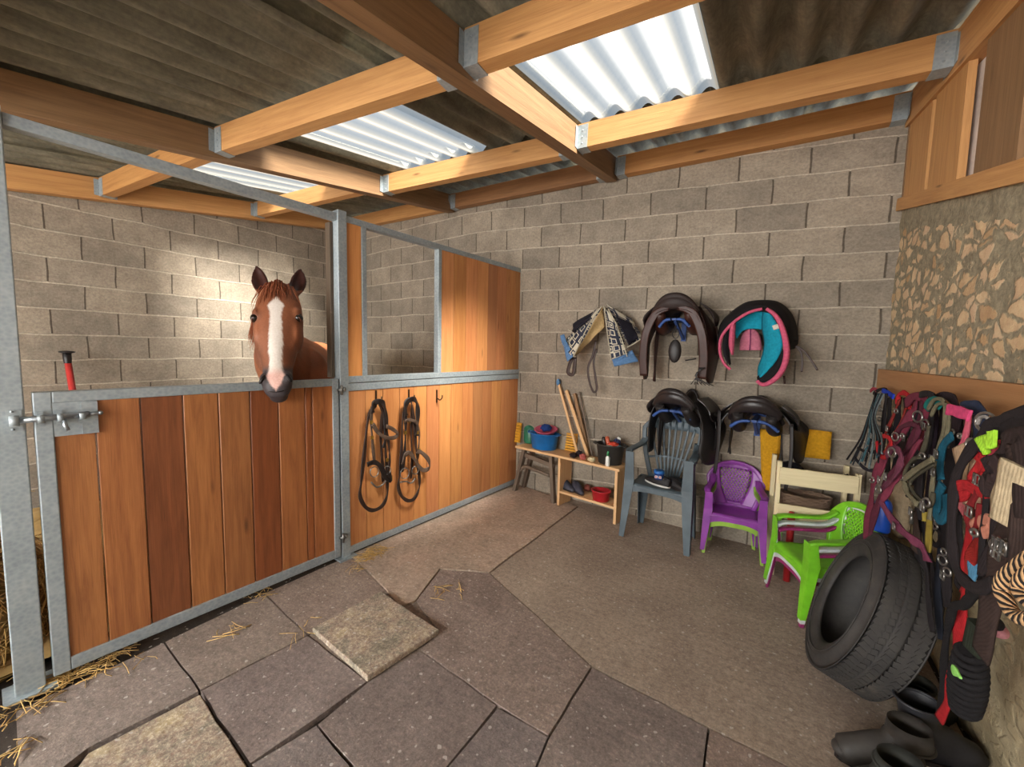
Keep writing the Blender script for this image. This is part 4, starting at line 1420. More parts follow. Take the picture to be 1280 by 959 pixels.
def saddle(at_, label, seat_m, flap_m, pan_m, fl=.46, sc=1.0, irons=True, rz=0.0, open_=.0, straps=(), turn=0.0):
    """saddle seen from the cantle; local -y looks into the room"""
    t = thing('saddle', at_, label, 'saddle', 'saddles on wall racks', frame_at(at_, NB) + rz)
    s_ = sc
    S = lambda x, y, z: V((x * s_, y * s_ * .74, z * s_))
    T = lambda s: pl(s, [(0, 0), (.15, -.03), (.45, -.085), (.75, -.07), (.9, -.02), (1, -.01)])
    Wd = lambda s: pl(s, [(0, .150), (.2, .165), (.5, .12), (.75, .075), (1, .06)])
    M = MB()

    def seat(u, v):
        x = (u - .5) * 2; s = v
        back = -.018 * math.cos(x * PI / 2) if s < .05 else 0
        return S(x * Wd(s), s * .42 + back + .05 * abs(x) ** 2 * (1 - s), T(s) - (.105 + .03 * s) * abs(x) ** 2.4)
    M.grid(seat, 20, 18, .012)
    # rolled cantle edge and pommel
    P = [seat(i / 20, 0) + S(0, 0, -.004) for i in range(21)]
    M.tube(P, [.010 * s_ + .016 * s_ * math.sin(PI * i / 20) for i in range(21)], 10)
    P = [seat(i / 12, 1) for i in range(13)]; M.tube(P, .013 * s_, 8)
    # leather back of the cantle, curving down to the panels
    def cback(u, v):
        p = seat(u, 0); x = (u - .5) * 2
        return p + S(-x * .02 * v, .012 * v - .022 * math.sin(PI * v), -(.085 - .06 * x * x) * v)
    M.grid(cback, 18, 6, .01)
    local(t, M.build('seat', seat_m, t))
    # underside panels, either side of the gullet
    for q in (-1, 1):
        M = MB(); P = []; rr = []
        for i in range(9):
            v = i / 8
            P.append(S(q * (.092 + .012 * math.sin(PI * v)), .01 + v * .40, T(v) - .105 - .02 * math.sin(PI * v)))
            rr.append(s_ * .046 * (math.sin(PI * (.12 + .80 * v)) ** .5))
        M.tube(P, rr, 14, flat=1.0)
        local(t, M.build('panel', pan_m, t))
    # flaps
    for q in (-1, 1):
        M = MB()

        def flap(u, v):
            yy = .08 + u * (.27 + .05 * math.sin(v * PI)) - .02 * v
            rnd = (abs(u - .5) * 2) ** 4 * .10
            z = -.07 - v * (fl - rnd)
            x = .125 + .10 * math.sin(min(1, v * 1.5) * PI / 2) + open_ * v - .035 * v * v + .01 * math.sin(u * 5) + turn * (u * 1.2 - .5) * min(1, v * 2)
            return S(q * x, yy, z)
        M.grid(flap, 12, 16, .007)
        local(t, M.build('flap', flap_m, t))
        M = MB()

        def skirt(u, v):
            yy = .10 + u * .24; z = -.045 - v * (.15 - (abs(u - .5) * 2) ** 3 * .05)
            return S(q * (.115 + .105 * math.sin(min(1, v * .9 + .1) * PI / 2) + .008), yy, z)
        M.grid(skirt, 8, 6, .006)
        local(t, M.build('skirt', seat_m, t))
        if irons:
            M = MB(); M.strap([S(q * .222, .24, -.14), S(q * (.237 + open_ * .3), .24, -.26), S(q * (.236 + open_ * .4), .24, -.38)], .026, .005, face=(q, 0, 0))
            local(t, M.build('stirrup_leather', flap_m, t))
        M = MB()
        for dy in (.19, .24):
            P = catmull([S(q * .14, dy, -.16), S(q * .15, dy, -.32), S(q * (.15 + .01 * math.sin(dy * 60)), dy - .01, -.12 - fl + .04)], 4)
            M.strap(P, .022, .004, face=(q, .3, 0))
        local(t, M.build('girth_strap', flap_m, t))
    for x, y, z0, z1, w in straps:
        M = MB(); P = catmull([S(x, y, z0), S(x + .01, y - .02, (z0 + z1) / 2), S(x - .005, y - .01, z1)], 5)
        M.strap(P, w, .005, face=(.3, 1, 0)); local(t, M.build('hanging_strap', flap_m, t))
    return t


M_sblk = mat('leather', (44, 38, 38), .33); M_sblk2 = mat('leather', (36, 32, 32), .5); M_sbr = mat('leather', (60, 32, 25), .45); M_sdb = mat('leather', (62, 36, 32), .45)
a4 = pB(840, 489, .36); rack('saddle_rack', a4 + V((0, 0, -.135)), 'blue metal rack under the black saddle above the grey garden chair')
saddle(a4, 'black leather saddle above the back of the grey garden chair', M_sblk, M_sblk2, M_sblk2, fl=.42, sc=1.05, rz=-.22, open_=.02, turn=.06)
a5 = pB(944, 499, .38); rack('saddle_rack', a5 + V((0, 0, -.135)), 'blue metal rack under the black saddle above the purple child chair')
saddle(a5, 'black leather saddle with a hanging strap above the purple child chair', M_sblk, M_sblk2, M_sblk2, fl=.33, sc=1.0, rz=-.04, open_=.05, turn=.07, straps=((-.21, .06, -.1, -.54, .022), (.20, .05, -.14, -.56, .02)))
a2 = pB(843, 370, .36); rack('saddle_rack', a2 + V((0, 0, -.15)), 'blue metal rack inside the arch of the brown saddle', w=.10)
saddle(a2, 'brown leather saddle with a black seat hanging in the upper row on the block wall', mat('leather', (46, 34, 32), .6), M_sdb, M_sbr, fl=.50, sc=1.08, rz=-.02, open_=.02, irons=True, turn=.04)
# brown arched underside of that saddle, and its tassels
t = bpy.data.objects['saddle.002']
M = MB()
for q in (-1, 1):
    for k, (dx, w) in enumerate(((0, .05), (.018, .03))):
        P = catmull([(q * .03, -.005 - .01 * k, -.075), (q * (.12 + dx), -.005, -.12), (q * (.185 + dx), .0, -.26), (q * (.205 + dx), .02, -.42), (q * (.20 + dx), .04, -.58)], 6)
        M.strap(P, w, .008, face=(0, 1, 0))
local(t, M.build('rim', M_sbr, t))
M = MB()
for i in range(7):
    x = .19 + .006 * i; M.tube(catmull([(x, .0, -.50), (x - .01 - .008 * i, -.01, -.56), (x - .045 + .018 * i, -.01, -.62)], 3), .003, 5)
M.tube([(.17, -.01, -.44), (.10, -.015, -.455)], .005, 6)
local(t, M.build('tassel', M_blk, t))
# body brush hanging in the arch
bq = pB(845, 412, .33)
m = MB(); m.tube([bq + V((0, 0, .03)), bq + V((0, 0, -.02))], .003, 6)
m.tube([bq + V((math.cos(a) * .022, 0, math.sin(a) * .035 - .03)) for a in [2 * PI * k / 16 for k in range(16)]], .003, 6, loop=True)
m.ball(bq + V((0, 0, -.155)), (.045, .018, .085), fn=lambda p: 1.0)
tag(m.build('hoof_brush', M_blk), 'small black oval brush hanging from a ring inside the brown saddle', 'brush')


def Lw(at_, rz=0.0):
    """frame on the back wall: x along the wall, y into the wall, z up"""
    r = frame_at(at_, NB) + rz
    R = Matrix.Rotation(r, 3, 'Z')
    return lambda x, y, z: at_ + R @ V((x, y, z))


# turquoise and pink lined saddle (front-on, measured outline)
def outl(pts, off):
    return [pB(x, y, off) for x, y in pts]


a3 = pB(943, 385, .30)
t = thing('saddle', a3, 'black saddle with turquoise lining and pink piping, upper row nearest the corner', 'saddle', 'saddles on wall racks')
outer = [(896, 424), (901, 404), (915, 389), (932, 378), (952, 375), (972, 377), (987, 388), (995, 404), (998, 424), (994, 432)]
inner = [(897, 428), (905, 413), (917, 400), (932, 391), (949, 387), (964, 391), (975, 403), (981, 417), (984, 430), (985, 436)]
M = MB(); O = catmull(outl(outer, .10), 5); I = catmull(outl(inner, .31), 5)
M.rings([[o, o.lerp(i, .5) + (o - i).cross(WD).normalized() * 0 + V((0, 0, .025)), i, i - V((0, 0, .012)) + NB * -.01, o - V((0, 0, .02))] for o, i in zip(O, I)])
M.build('saddle_cover', mat('fabric', (24, 20, 22)), t)
pink = mat('fabric', (206, 92, 122)); turq = mat('fabric', (24, 150, 176)); blkf = mat('fabric', (28, 24, 28))
P = catmull(outl([(913, 462), (905, 454), (900, 440), (901, 424), (908, 412), (922, 399), (938, 390), (953, 386)], .315), 5)
M = MB(); M.tube(P, .010, 8)
P2 = catmull(outl([(958, 386), (969, 394), (977, 408), (982, 426), (983, 446), (977, 464), (966, 476), (954, 481), (946, 476)], .315), 5)
M.tube(P2, [.010 + .008 * math.sin(PI * i / (len(P2) - 1)) for i in range(len(P2))], 8); M.build('piping', pink, t)
# lining surfaces between measured curves


def lens(mt, nm, left, right, o1, o2, n=14, bulge=.03):
    A = catmull(outl(left, o1), 6); B_ = catmull(outl(right, o2), 6)
    A = [A[int(i * (len(A) - 1) / n)] for i in range(n + 1)]; B_ = [B_[int(i * (len(B_) - 1) / n)] for i in range(n + 1)]
    M = MB(); M.grid(lambda u, v: A[round(u * n)].lerp(B_[round(u * n)], v) + NB * bulge * math.sin(PI * v), n, 8, .006)
    return M.build(nm, mt, t)


lens(turq, 'lining', [(953, 388), (952, 410), (955, 430), (951, 448), (947, 460), (947, 472)], [(960, 388), (970, 402), (977, 418), (978, 434), (970, 452), (951, 473)], .22, .30)
lens(turq, 'lining', [(953, 389), (940, 391), (926, 399), (916, 408)], [(952, 412), (940, 411), (928, 414), (921, 424)], .26, .2, bulge=-.02)
lens(blkf, 'sweat_flap', [(947, 472), (958, 462), (970, 450), (978, 436)], [(949, 481), (966, 475), (977, 462), (982, 440)], .26, .30)
lens(blkf, 'sweat_flap', [(906, 414), (903, 430), (905, 446), (912, 457)], [(913, 410), (913, 425), (912, 440), (914, 455)], .30, .27, bulge=.015)
lens(pink, 'knee_roll', [(913, 406), (911, 420), (911, 434), (914, 443)], [(920, 404), (919, 420), (918, 434), (917, 444)], .31, .31, bulge=.02)
lens(mat('fabric', (204, 118, 140)), 'gullet_lining', [(925, 438), (926, 425), (930, 416), (938, 411)], [(952, 438), (951, 425), (947, 416), (940, 411)], .16, .16, bulge=.02)
M = MB(); M.strap(catmull(outl([(938, 411), (938, 425), (937, 438)], .19), 4), .008, .004, face=NB); M.build('gullet_seam', mat('fabric', (130, 60, 96)), t)
M = MB(); M.strap(outl([(966, 410), (975, 407)], .315), .03, .003, face=NB); M.build('care_label', mat('fabric', (214, 210, 196)), t)
M = MB()
for pth in ([(994, 433), (1001, 440), (1003, 452), (1002, 465)], [(995, 432), (1006, 440), (1015, 452), (1022, 463)], [(980, 470), (981, 480)]):
    M.strap(catmull(outl(pth, .2), 5), .012, .004, face=NB)
M.build('hanging_strap', M_dbrn, t)
M = MB(); P = outl([(890, 440), (900, 438)], .1); M.bar(P[0] - NB * .1, P[0] + NB * .05, .05, .09, up=(0, 0, 1))
tag(M.build('rack_block', M_beam), 'small block of orange wood on the wall between two saddles', 'bracket')

# patterned saddle cloth folded over a rack
a1 = pB(753, 384, .24)
t = thing('saddle_cloth', a1, 'navy and white patterned saddle cloth with pale blue edges draped over a rack', 'saddle cloth')
pt = NT('pattern_cloth'); uv = pt.coord('UV')
br = pt.add('ShaderNodeTexVoronoi', i_Scale=1.0); br.distance = 'CHEBYCHEV'; br.inputs['Randomness'].default_value = .35
pt.link(pt.mapping(uv, (2.4, 6.5, 1)), br.inputs['Vector'])
rr_ = pt.ramp(br.outputs['Distance'], [(0, lin((196, 186, 164))), (.12, lin((196, 186, 164))), (.14, lin((38, 46, 66))), (.26, lin((38, 46, 66))), (.28, lin((190, 182, 162))), (.38, lin((196, 186, 164))), (.40, lin((36, 42, 60)))])
rr_.node.color_ramp.interpolation = 'CONSTANT'
pt.link(rr_, pt.b.inputs['Base Color']); pt.b.inputs['Roughness'].default_value = .9
M_pat = pt.m; M_lb = mat('fabric', (96, 134, 178)); M_beige = mat('fabric', (184, 156, 110)); M_cord = mat('fabric', (196, 188, 166)); M_nav = mat('fabric', (34, 32, 42))


def panel(nm, quad, offs, mt, sag=.015, n=14):
    q = [pB(x, y, o) for (x, y), o in zip(quad, offs)]
    M = MB()
    M.grid(lambda u, v: (q[0].lerp(q[1], u)).lerp(q[3].lerp(q[2], u), v) + NB * (sag * math.sin(PI * u) + .006 * math.sin(9 * v + 5 * u)), n, n, .006)
    return M.build(nm, mt, t)


panel('outer_cloth', [(749, 384), (752, 388), (716, 446), (703, 430)], [.12, .24, .27, .16], M_pat, .02)
panel('lining', [(753, 384), (755, 410), (727, 437), (717, 445)], [.26, .20, .2, .25], M_beige, -.02)
panel('outer_cloth', [(755, 382), (769, 398), (785, 442), (764, 450)], [.25, .22, .24, .27], M_pat, .02)
panel('outer_cloth', [(758, 380), (790, 400), (804, 424), (786, 432)], [.20, .08, .1, .2], M_pat, .02)
panel('dark_fold', [(770, 396), (788, 404), (798, 422), (786, 432)], [.23, .14, .15, .24], M_nav, .0)
panel('dark_fold', [(717, 405), (746, 388), (744, 396), (716, 416)], [.10, .12, .20, .19], M_nav, .015)
panel('blue_edge', [(701, 420), (705, 418), (717, 446), (710, 452)], [.15, .19, .28, .24], M_lb, .01)
panel('blue_edge', [(764, 447), (790, 438), (798, 452), (768, 458)], [.27, .2, .2, .26], M_lb, .01)
M = MB()
for pth, o in (([(752, 383), (735, 408), (717, 446)], .285), ([(755, 382), (759, 415), (764, 450)], .285), ([(760, 386), (772, 410), (784, 446)], .265), ([(784, 434), (792, 430), (801, 424)], .25), ([(710, 412), (718, 418), (712, 428), (718, 440)], .25)):
    M.tube(catmull(outl(pth, o), 6), .0045, 6)
M.build('corded_edge', M_cord, t)
M = MB()
P = catmull(outl([(745, 426), (741, 444), (735, 460), (737, 478), (742, 490), (746, 486), (744, 470), (742, 452), (746, 436)], .17), 5); M.strap(P, .018, .005, face=NB)
P = catmull(outl([(716, 446), (712, 456), (710, 466), (716, 468), (718, 458), (719, 447)], .22), 5); M.strap(P, .03, .006, face=NB)
M.build('girth_strap', M_dbrn, t)
M = MB(); M.bar(a1 - NB * .24, a1 + NB * .0 - V((0, 0, .015)), .03, .02); M.build('support_bar', M_dbrn, t)

# ================================================================== BENCH AND SHELF
b0 = pF(655, 548, 0)
ZT = .50
fl_, fr_ = pF(696, 632), pF(766, 655)
wx = (fr_ - fl_).normalized(); wy = V((-wx.y, wx.x, 0))
if wy.y < 0:
    wy = -wy


def wb(x, y, z):                                                  # bench frame: origin left front foot
    return fl_ + wx * x + wy * y + V((0, 0, z))


SW = (fr_ - fl_).length; SD = .19
cc = (pD(700, 570, 1) - CAM)
zt = onpl(766, 586, fl_, wy).z
m = None


def wbox(m, x0, x1, y0, y1, z0, z1, col=(1, 1, 1), L=None):
    P = [wb(x0, y0, z0), wb(x1, y0, z0), wb(x1, y1, z0), wb(x0, y1, z0), wb(x0, y0, z1), wb(x1, y0, z1), wb(x1, y1, z1), wb(x0, y1, z1)]
    m.box8(P, col, 0, L)


print('ZT', zt, SW, onpl(695, 570, fl_, wy).z, onpl(700, 612, fl_, wy).z)
ZT = zt + .01
xl = (onpl(645, 557, fl_, wy) - fl_).dot(wx)
tb = tag(MB().build('x', M_pine)) if False else None
m = MB(); wbox(m, xl, SW + .045, -.012, SD + .01, ZT - .022, ZT)
bench = thing('bench_plank', wb(.1, .1, ZT - .02), 'light pine plank bench top with tubs and buckets standing on it', 'shelf')
bevel(m.build('plank', M_pine, bench), .003)
un = thing('shelf_unit', wb(SW / 2, .1, 0), 'low light pine shelf unit under the plank, shoes on its shelf', 'shelf')
for x in (0, SW):
    m = MB(); wbox(m, x - .0, x + .024, 0, SD, 0.0, ZT - .022, L=2); bevel(m.build('side_panel', M_pine, un), .002)
zs = onpl(700, 614, fl_, wy).z
m = MB(); wbox(m, .024, SW, 0.002, SD - .005, zs - .02, zs, L=0); bevel(m.build('shelf', M_pine, un), .002)
# old trestle holding the left end
tq = pF(640, 616); tx = (tq - fl_).dot(wx)
tr = thing('trestle', wb(tx + .1, .1, 0), 'old dark wooden trestle holding up the left end of the plank bench', 'trestle')
for y in (.02, .16):
    m = MB(); m.bar(wb(tx - .015, y, 0), wb(tx + .10, y, ZT - .022), .035, .045, up=wy); m.build('leg', M_oldw, tr)
    m = MB(); m.bar(wb(-.05, y, 0.0), wb(-.09, y, ZT - .022), .035, .04, up=wy); m.build('leg', M_oldw, tr)
m = MB(); m.tube(catmull([wb(tx + .05, .02, .22), wb(tx + .10, .02, .27), wb(tx + .16, .02, .275), wb(-.10, .02, .25)], 5), .018, 8); m.bar(wb(tx + .10, .03, ZT - .08), wb(-.06, .03, ZT - .12), .03, .04); m.build('stretcher', M_oldw, tr)


def on_bench(px, py, y, z=None):
    """where the sight line meets the vertical plane y (bench depth)"""
    q = onpl(px, py, fl_ + wy * y, wy)
    if z is not None:
        q.z = z
    return q


def tub(name, px, y, r0, r1, h, mt, lab, cat, z, sx=1.0, rim=.008, handles=True, th=.004):
    c = on_bench(px, 540, y, z)
    t = thing(name, c, lab, cat)
    m = MB()
    m.lathe([(0, .0), (r0 * .9, 0), (r0, .006), (r1, h - .006), (r1 + rim, h - .004), (r1 + rim, h + .004), (r1 - .001, h + .004), (r1 - th - .002, h - .01), (r0 - th, .01), (0, .01)], c, Z0, 40, sx=sx)
    m.build('tub_body', mt, t)
    if handles:
        for q in (-1, 1):
            m = MB(); P = catmull([c + V((q * r1 * sx, -.03, h - .01)), c + V((q * (r1 * sx + .025), -.02, h + .0)), c + V((q * (r1 * sx + .025), .02, h)), c + V((q * r1 * sx, .03, h - .01))], 4)
            m.tube(P, .006, 6); m.build('handle', mt, t)
    return t, c


bt_, bc = tub('plastic_tub', 680.5, .105, .088, .102, .150, mat('plastic', (24, 118, 196)), 'round bright blue plastic tub on the left of the bench', 'tub', ZT, sx=1.4)
# pink tub tilted inside it with a blue cloth on top
m = MB(); ax = V((.15, -.25, 1)).normalized(); c = bc + V((.015, 0, .142))
m.lathe([(0, .0), (.06, 0), (.08, .045), (.088, .05), (.088, .056), (.078, .055), (.06, .012), (0, .012)], c, ax, 32, sx=1.3)
tag(m.build('plastic_bowl', mat('plastic', (206, 92, 120))), 'pink plastic bowl sitting tilted in the blue tub', 'bowl')


def rag(name, c, r, mt, lab, cat='cloth', seed=0, group=None):
    m = MB(); m.ball(c, r, seg=26, fn=lambda p: 1 + .28 * noise.noise(p * 2.2 + V((seed, 0, 0))) + .14 * noise.noise(p * 5 + V((0, seed, 0))))
    return tag(m.build(name, mt), lab, cat, group)


rag('folded_cloth', c + V((.005, -.01, .062)), (.055, .045, .034), mat('fabric', (30, 60, 124)), 'crumpled dark blue cloth lying in the pink bowl', seed=3)
# green canister behind the tub
m = MB(); g = on_bench(663, 560, .21, ZT)
m.lathe([(0, 0), (.065, 0), (.072, .02), (.070, .15), (.045, .175), (.022, .185), (.022, .20), (0, .20)], g, Z0, 28)
tag(m.build('plastic_canister', mat('plastic', (46, 120, 92))), 'dark green plastic canister half hidden behind the blue tub', 'container')
# yellow slatted crates / pads
for px, y, wd, hh, lab in ((646, .10, .05, .20, 'yellow ribbed plastic crate panel standing at the left end of the bench'), (713, .20, .11, .17, 'yellow ribbed plastic crate panel standing behind the blue tub')):
    g = on_bench(px, 560, y, ZT); m = MB(); n_ = 7
    lean = wy * .03
    for i in range(n_):
        z0 = hh * i / n_
        m.box(g + lean * (z0 / hh) + V((0, 0, z0 + hh / n_ * .5)), (wd, .018, hh / n_ * .72))
    for q in (-1, 0, 1):
        m.bar(g + wx * q * wd * .45 + wy * .008, g + wx * q * wd * .45 + lean + V((0, 0, hh)) + wy * .008, .012, .01, up=wy)
    tag(m.build('crate_panel', mat('plastic', (218, 156, 38))), lab, 'crate')
# leaning sticks
for (x0, y0, x1, y1, w, mt, lab, kk) in ((723, 552, 698, 478, .022, M_pine, 'round pale stick with a blue-grey cap leaning on the wall behind the bench', 'cap'),
                                   (736, 556, 708, 488, .028, M_pine, 'flat pale wooden batten leaning on the wall behind the bench', ''),
                                   (737, 552, 718, 492, .030, M_beamd, 'reddish brown wooden batten leaning behind the pale ones', ''),
                                   (741, 553, 724, 490, .014, M_oldw, 'thin grey wooden batten leaning furthest to the right behind the bench', '')):
    yb = .15 if mt is M_pine else .19
    A = on_bench(x0, y0, yb); A.z = ZT; Bq = pB(x1, y1, .03)
    m = MB(); m.bar(A, Bq, w, w * .55, up=wy)
    o = tag(m.build('wooden_stick', mt), lab, 'stick')
    if kk:
        m = MB(); m.ball(Bq + V((0, 0, 0)), (.022, .016, .034)); m.build('cap', mat('paint', (70, 112, 150)), o)
# dark tub with grooming kit
dt_, dc = tub('rubber_tub', 764, .10, .082, .098, .165, mat('plastic', (48, 46, 44), .6), 'dark rubber tub full of brushes and gloves at the right end of the bench', 'tub', ZT, handles=True, sx=1.2)
its = [('grooming_brush', (-.055, .0, .17), (.016, .016, .05), (40, 34, 34), 'black brush handle sticking up from the dark tub', 'brush'),
       ('grooming_brush', (-.018, -.01, .175), (.018, .014, .055), (190, 90, 60), 'orange brush handle sticking up from the dark tub', 'brush'),
       ('glove', (.03, -.02, .165), (.045, .035, .025), (196, 70, 50), 'red glove on top of the things in the dark tub', 'glove'),
       ('glove', (.045, .03, .18), (.03, .03, .03), (54, 60, 90), 'dark blue glove in the back of the dark tub', 'glove'),
       ('sponge', (.02, -.045, .150), (.045, .02, .018), (206, 196, 176), 'pale sponge at the front rim of the dark tub', 'sponge'),
       ('sponge', (.06, -.02, .150), (.035, .03, .02), (90, 140, 160), 'blue-grey sponge at the right of the dark tub', 'sponge'),
       ('small_bottle', (.055, .045, .185), (.016, .016, .04), (220, 220, 214), 'small white bottle at the back of the dark tub', 'bottle')]
for nm, d, r, col, lab, cat in its:
    if 'groom' in nm or 'bottle' in nm:
        m = MB(); m.lathe([(0, -.10), (r[0], -.10), (r[0] * 1.05, .0), (r[0], r[2] * .8), (r[0] * .5, r[2]), (0, r[2])], dc + V(d), V((-.25 if 'groom' in nm else 0, 0, 1)), 14)
        tag(m.build(nm, mat('plastic', col)), lab, cat)
    else:
        rag(nm, dc + V(d), r, mat('fabric', col), lab, cat, seed=sum(col))
# white bottle with green cap
g = on_bench(760, 571, .012, ZT)
t = thing('spray_bottle', g, 'white plastic bottle with a green cap in front of the dark tub', 'bottle')
m = MB(); m.lathe([(0, 0), (.017, 0), (.019, .006), (.019, .07), (.010, .082), (.010, .086), (0, .086)], g, Z0, 20); m.build('bottle_body', mat('plastic', (226, 228, 222)), t)
m = MB(); m.lathe([(0, .084), (.011, .084), (.012, .10), (.008, .118), (.005, .124), (0, .124)], g, Z0, 16); m.build('cap', mat('plastic', (40, 130, 78)), t)
# gloves and brushes in the middle
for px, y, r, col, nm, lab, dz in ((717, .03, (.034, .03, .022), (44, 34, 36), 'hoof_pick_pouch', 'black brush lying on the bench in front of the yellow crate', 0), (729, .035, (.03, .03, .026), (196, 104, 96), 'glove', 'pink glove lying on the bench', .0),
                             (740, .03, (.034, .024, .021), (214, 198, 158), 'glove', 'cream glove lying on the bench beside the pink glove', 0), (724, .09, (.03, .03, .024), (50, 40, 44), 'glove', 'dark glove lying behind the pink glove', .008)):
    rag(nm if 'pouch' not in nm else 'brush', on_bench(px, 560, y, ZT + r[2] * .9 + dz), r, mat('fabric', col), lab, 'glove' if nm == 'glove' else 'brush', seed=px)


def shoe(name, c, yaw, L, mt, lab, group=None, sole=None, strap_=True):
    t = thing(name, c, lab, 'shoe', group, yaw)
    m = MB(); R = []
    for i in range(11):
        u = i / 10; w = L * (.17 + .045 * math.sin(u * PI * 1.1) - .05 * max(0, u - .85) * 4) * (math.sin(PI * min(1, .12 + u * .86)) ** .35)
        h = L * (.30 if u < .35 else .30 - .17 * min(1, (u - .35) / .45))
        h *= (math.sin(PI * min(1, .16 + u * .80)) ** .4)
        R.append([V((w * math.cos(a) * (1 if math.sin(a) < 0 else .85), -L / 2 + u * L, max(0.014, .014 + h * max(0, math.sin(a))))) for a in [2 * PI * k / 16 for k in range(16)]])
    m.rings(R); local(t, m.build('upper', mt, t))
    m = MB(); m.prism([V((x * L * .2 * (1 - .25 * max(0, y)), y * L * .5, 0.0)) for x, y in [(math.cos(a), math.sin(a)) for a in [2 * PI * k / 20 for k in range(20)]]], (0, 0, .014)); local(t, m.build('sole', sole or M_blk, t))
    m = MB(); m.ball((0, -L * .22, L * .27), (L * .12, L * .18, L * .035)); local(t, m.build('opening', mat('fabric', (120, 104, 84)), t))
    return t


M_ds = mat('rubber', (58, 60, 74))
for px, y, yaw, lab in ((709, .10, .1, 'dark blue rubber clog on the left of the low shelf'), (723, .11, -.15, 'dark rubber clog beside the red basin on the low shelf')):
    shoe('clog', on_bench(px, 600, y, zs), yaw + PI + .9, .23, M_ds, lab, 'shoes on the low shelf')
rag('crumpled_cloth', on_bench(735, 600, .17, zs + .035), (.035, .03, .03), mat('fabric', (120, 62, 50)), 'brown rag at the back of the low shelf between clog and basin', seed=9)
g = on_bench(751.5, 610, .065, zs)
m = MB(); m.lathe([(0, 0), (.056, 0), (.060, .008), (.068, .08), (.075, .082), (.075, .09), (.065, .09), (.057, .012), (0, .012)], g, Z0, 36, sx=1.15)
tag(m.build('red_basin', mat('plastic', (186, 34, 44))), 'red plastic basin on the right of the low shelf', 'basin')

# black riding shoes and a small blue pot on the grey chair
sz = .415
M_bs = mat('rubber', (30, 26, 28))
ca, cb = onpl(825, 603, gc + NB * .06, NB), onpl(847, 604, gc + NB * .06, NB)
shoe('slipper', V((ca.x - .02, ca.y + .01, sz)), 1.15, .22, M_bs, 'black slipper on the seat of the grey chair, left of the pair', 'slippers on the grey chair', mat('plastic', (210, 208, 200)))
shoe('slipper', V((cb.x + .0, cb.y + .0, sz)), PI + .9, .20, M_bs, 'black slipper with beige inside on the seat of the grey chair, right of the pair', 'slippers on the grey chair', M_blk)
g = V((ca.x + .0, ca.y - .035, sz + .058))
g = onpl(824, 592, gc + NB * .08, NB); g.z = sz + .052
t = thing('blue_pot', g, 'small blue pot with red and white labels resting on the left slipper', 'pot')
m = MB(); m.lathe([(0, 0), (.032, 0), (.034, .01), (.034, .045), (0, .045)], g, Z0, 24); m.build('pot_body', mat('plastic', (34, 62, 128)), t)
m = MB(); m.lathe([(0, .045), (.037, .045), (.038, .05), (.037, .064), (.03, .068), (0, .068)], g, Z0, 24); m.build('lid', mat('plastic', (40, 110, 190)), t)
m = MB()
for dx in (-.014, .014):
    m.box(g + V((dx, -.0335, .022)), (.018, .006, .018))
m.build('label_patch', mat('plastic', (220, 200, 196)), t)
m = MB()
for dx in (-.014, .014):
    m.box(g + V((dx, -.037, .022)), (.008, .002, .010))
m.build('label_mark', mat('plastic', (196, 40, 44)), t)

# ================================================================== CREAM SHELF STAND
s0, s1 = pB(973, 600, .36), pB(1071, 620, .30)
s0.z = s1.z = 0
sxv = (s1 - s0).normalized(); syv = V((-sxv.y, sxv.x, 0))
if syv.y < 0:
    syv = -syv
SLW = (s1 - s0).length


def sb(x, y, z):
    return s0 + sxv * x + syv * y + V((0, 0, z))


def sq(px, py, y=0):
    q = onpl(px, py, s0 + syv * y, syv); return (q - s0).dot(sxv), q.z


t = thing('changing_stand', sb(SLW / 2, .1, 0), 'cream painted wooden stand with slatted shelves in front of the block wall', 'shelf')
zt_ = sq(975, 576)[1]; zb1 = sq(1000, 586)[1], sq(1000, 607)[1]; zb2 = sq(1000, 632)[1], sq(1000, 650)[1]
print('stand', SLW, zt_, zb1, zb2)
for x, zz in ((0, zt_), (SLW, zb1[0] + .01)):
    m = MB(); m.bar(sb(x, 0, 0), sb(x, 0, zz), .026, .03, up=syv); bevel(m.build('upright', M_cream, t), .003)
    m = MB(); m.bar(sb(x, .24, 0), sb(x, .24, zz - .01), .026, .03, up=syv); bevel(m.build('upright', M_cream, t), .003)
for za, zb_ in (zb1, zb2):
    m = MB(); m.bar(sb(.0, -.018, (za + zb_) / 2), sb(SLW, -.018, (za + zb_) / 2), .016, za - zb_, up=(0, 0, 1)); bevel(m.build('front_rail', M_cream, t), .003)
    m = MB()
    for k in range(4):
        m.box(sb(SLW / 2, .03 + k * .062, zb_ + .012), (SLW - .03, .052, .014), Matrix((sxv, syv, Z0)).transposed())
    m.build('shelf_slats', M_cream, t)
m = MB(); m.bar(sb(0, 0, .12), sb(SLW, 0, .12), .016, .05); m.build('front_rail', M_cream, t)
z1s = zb1[1] + .02; z2s = zb2[1] + .02
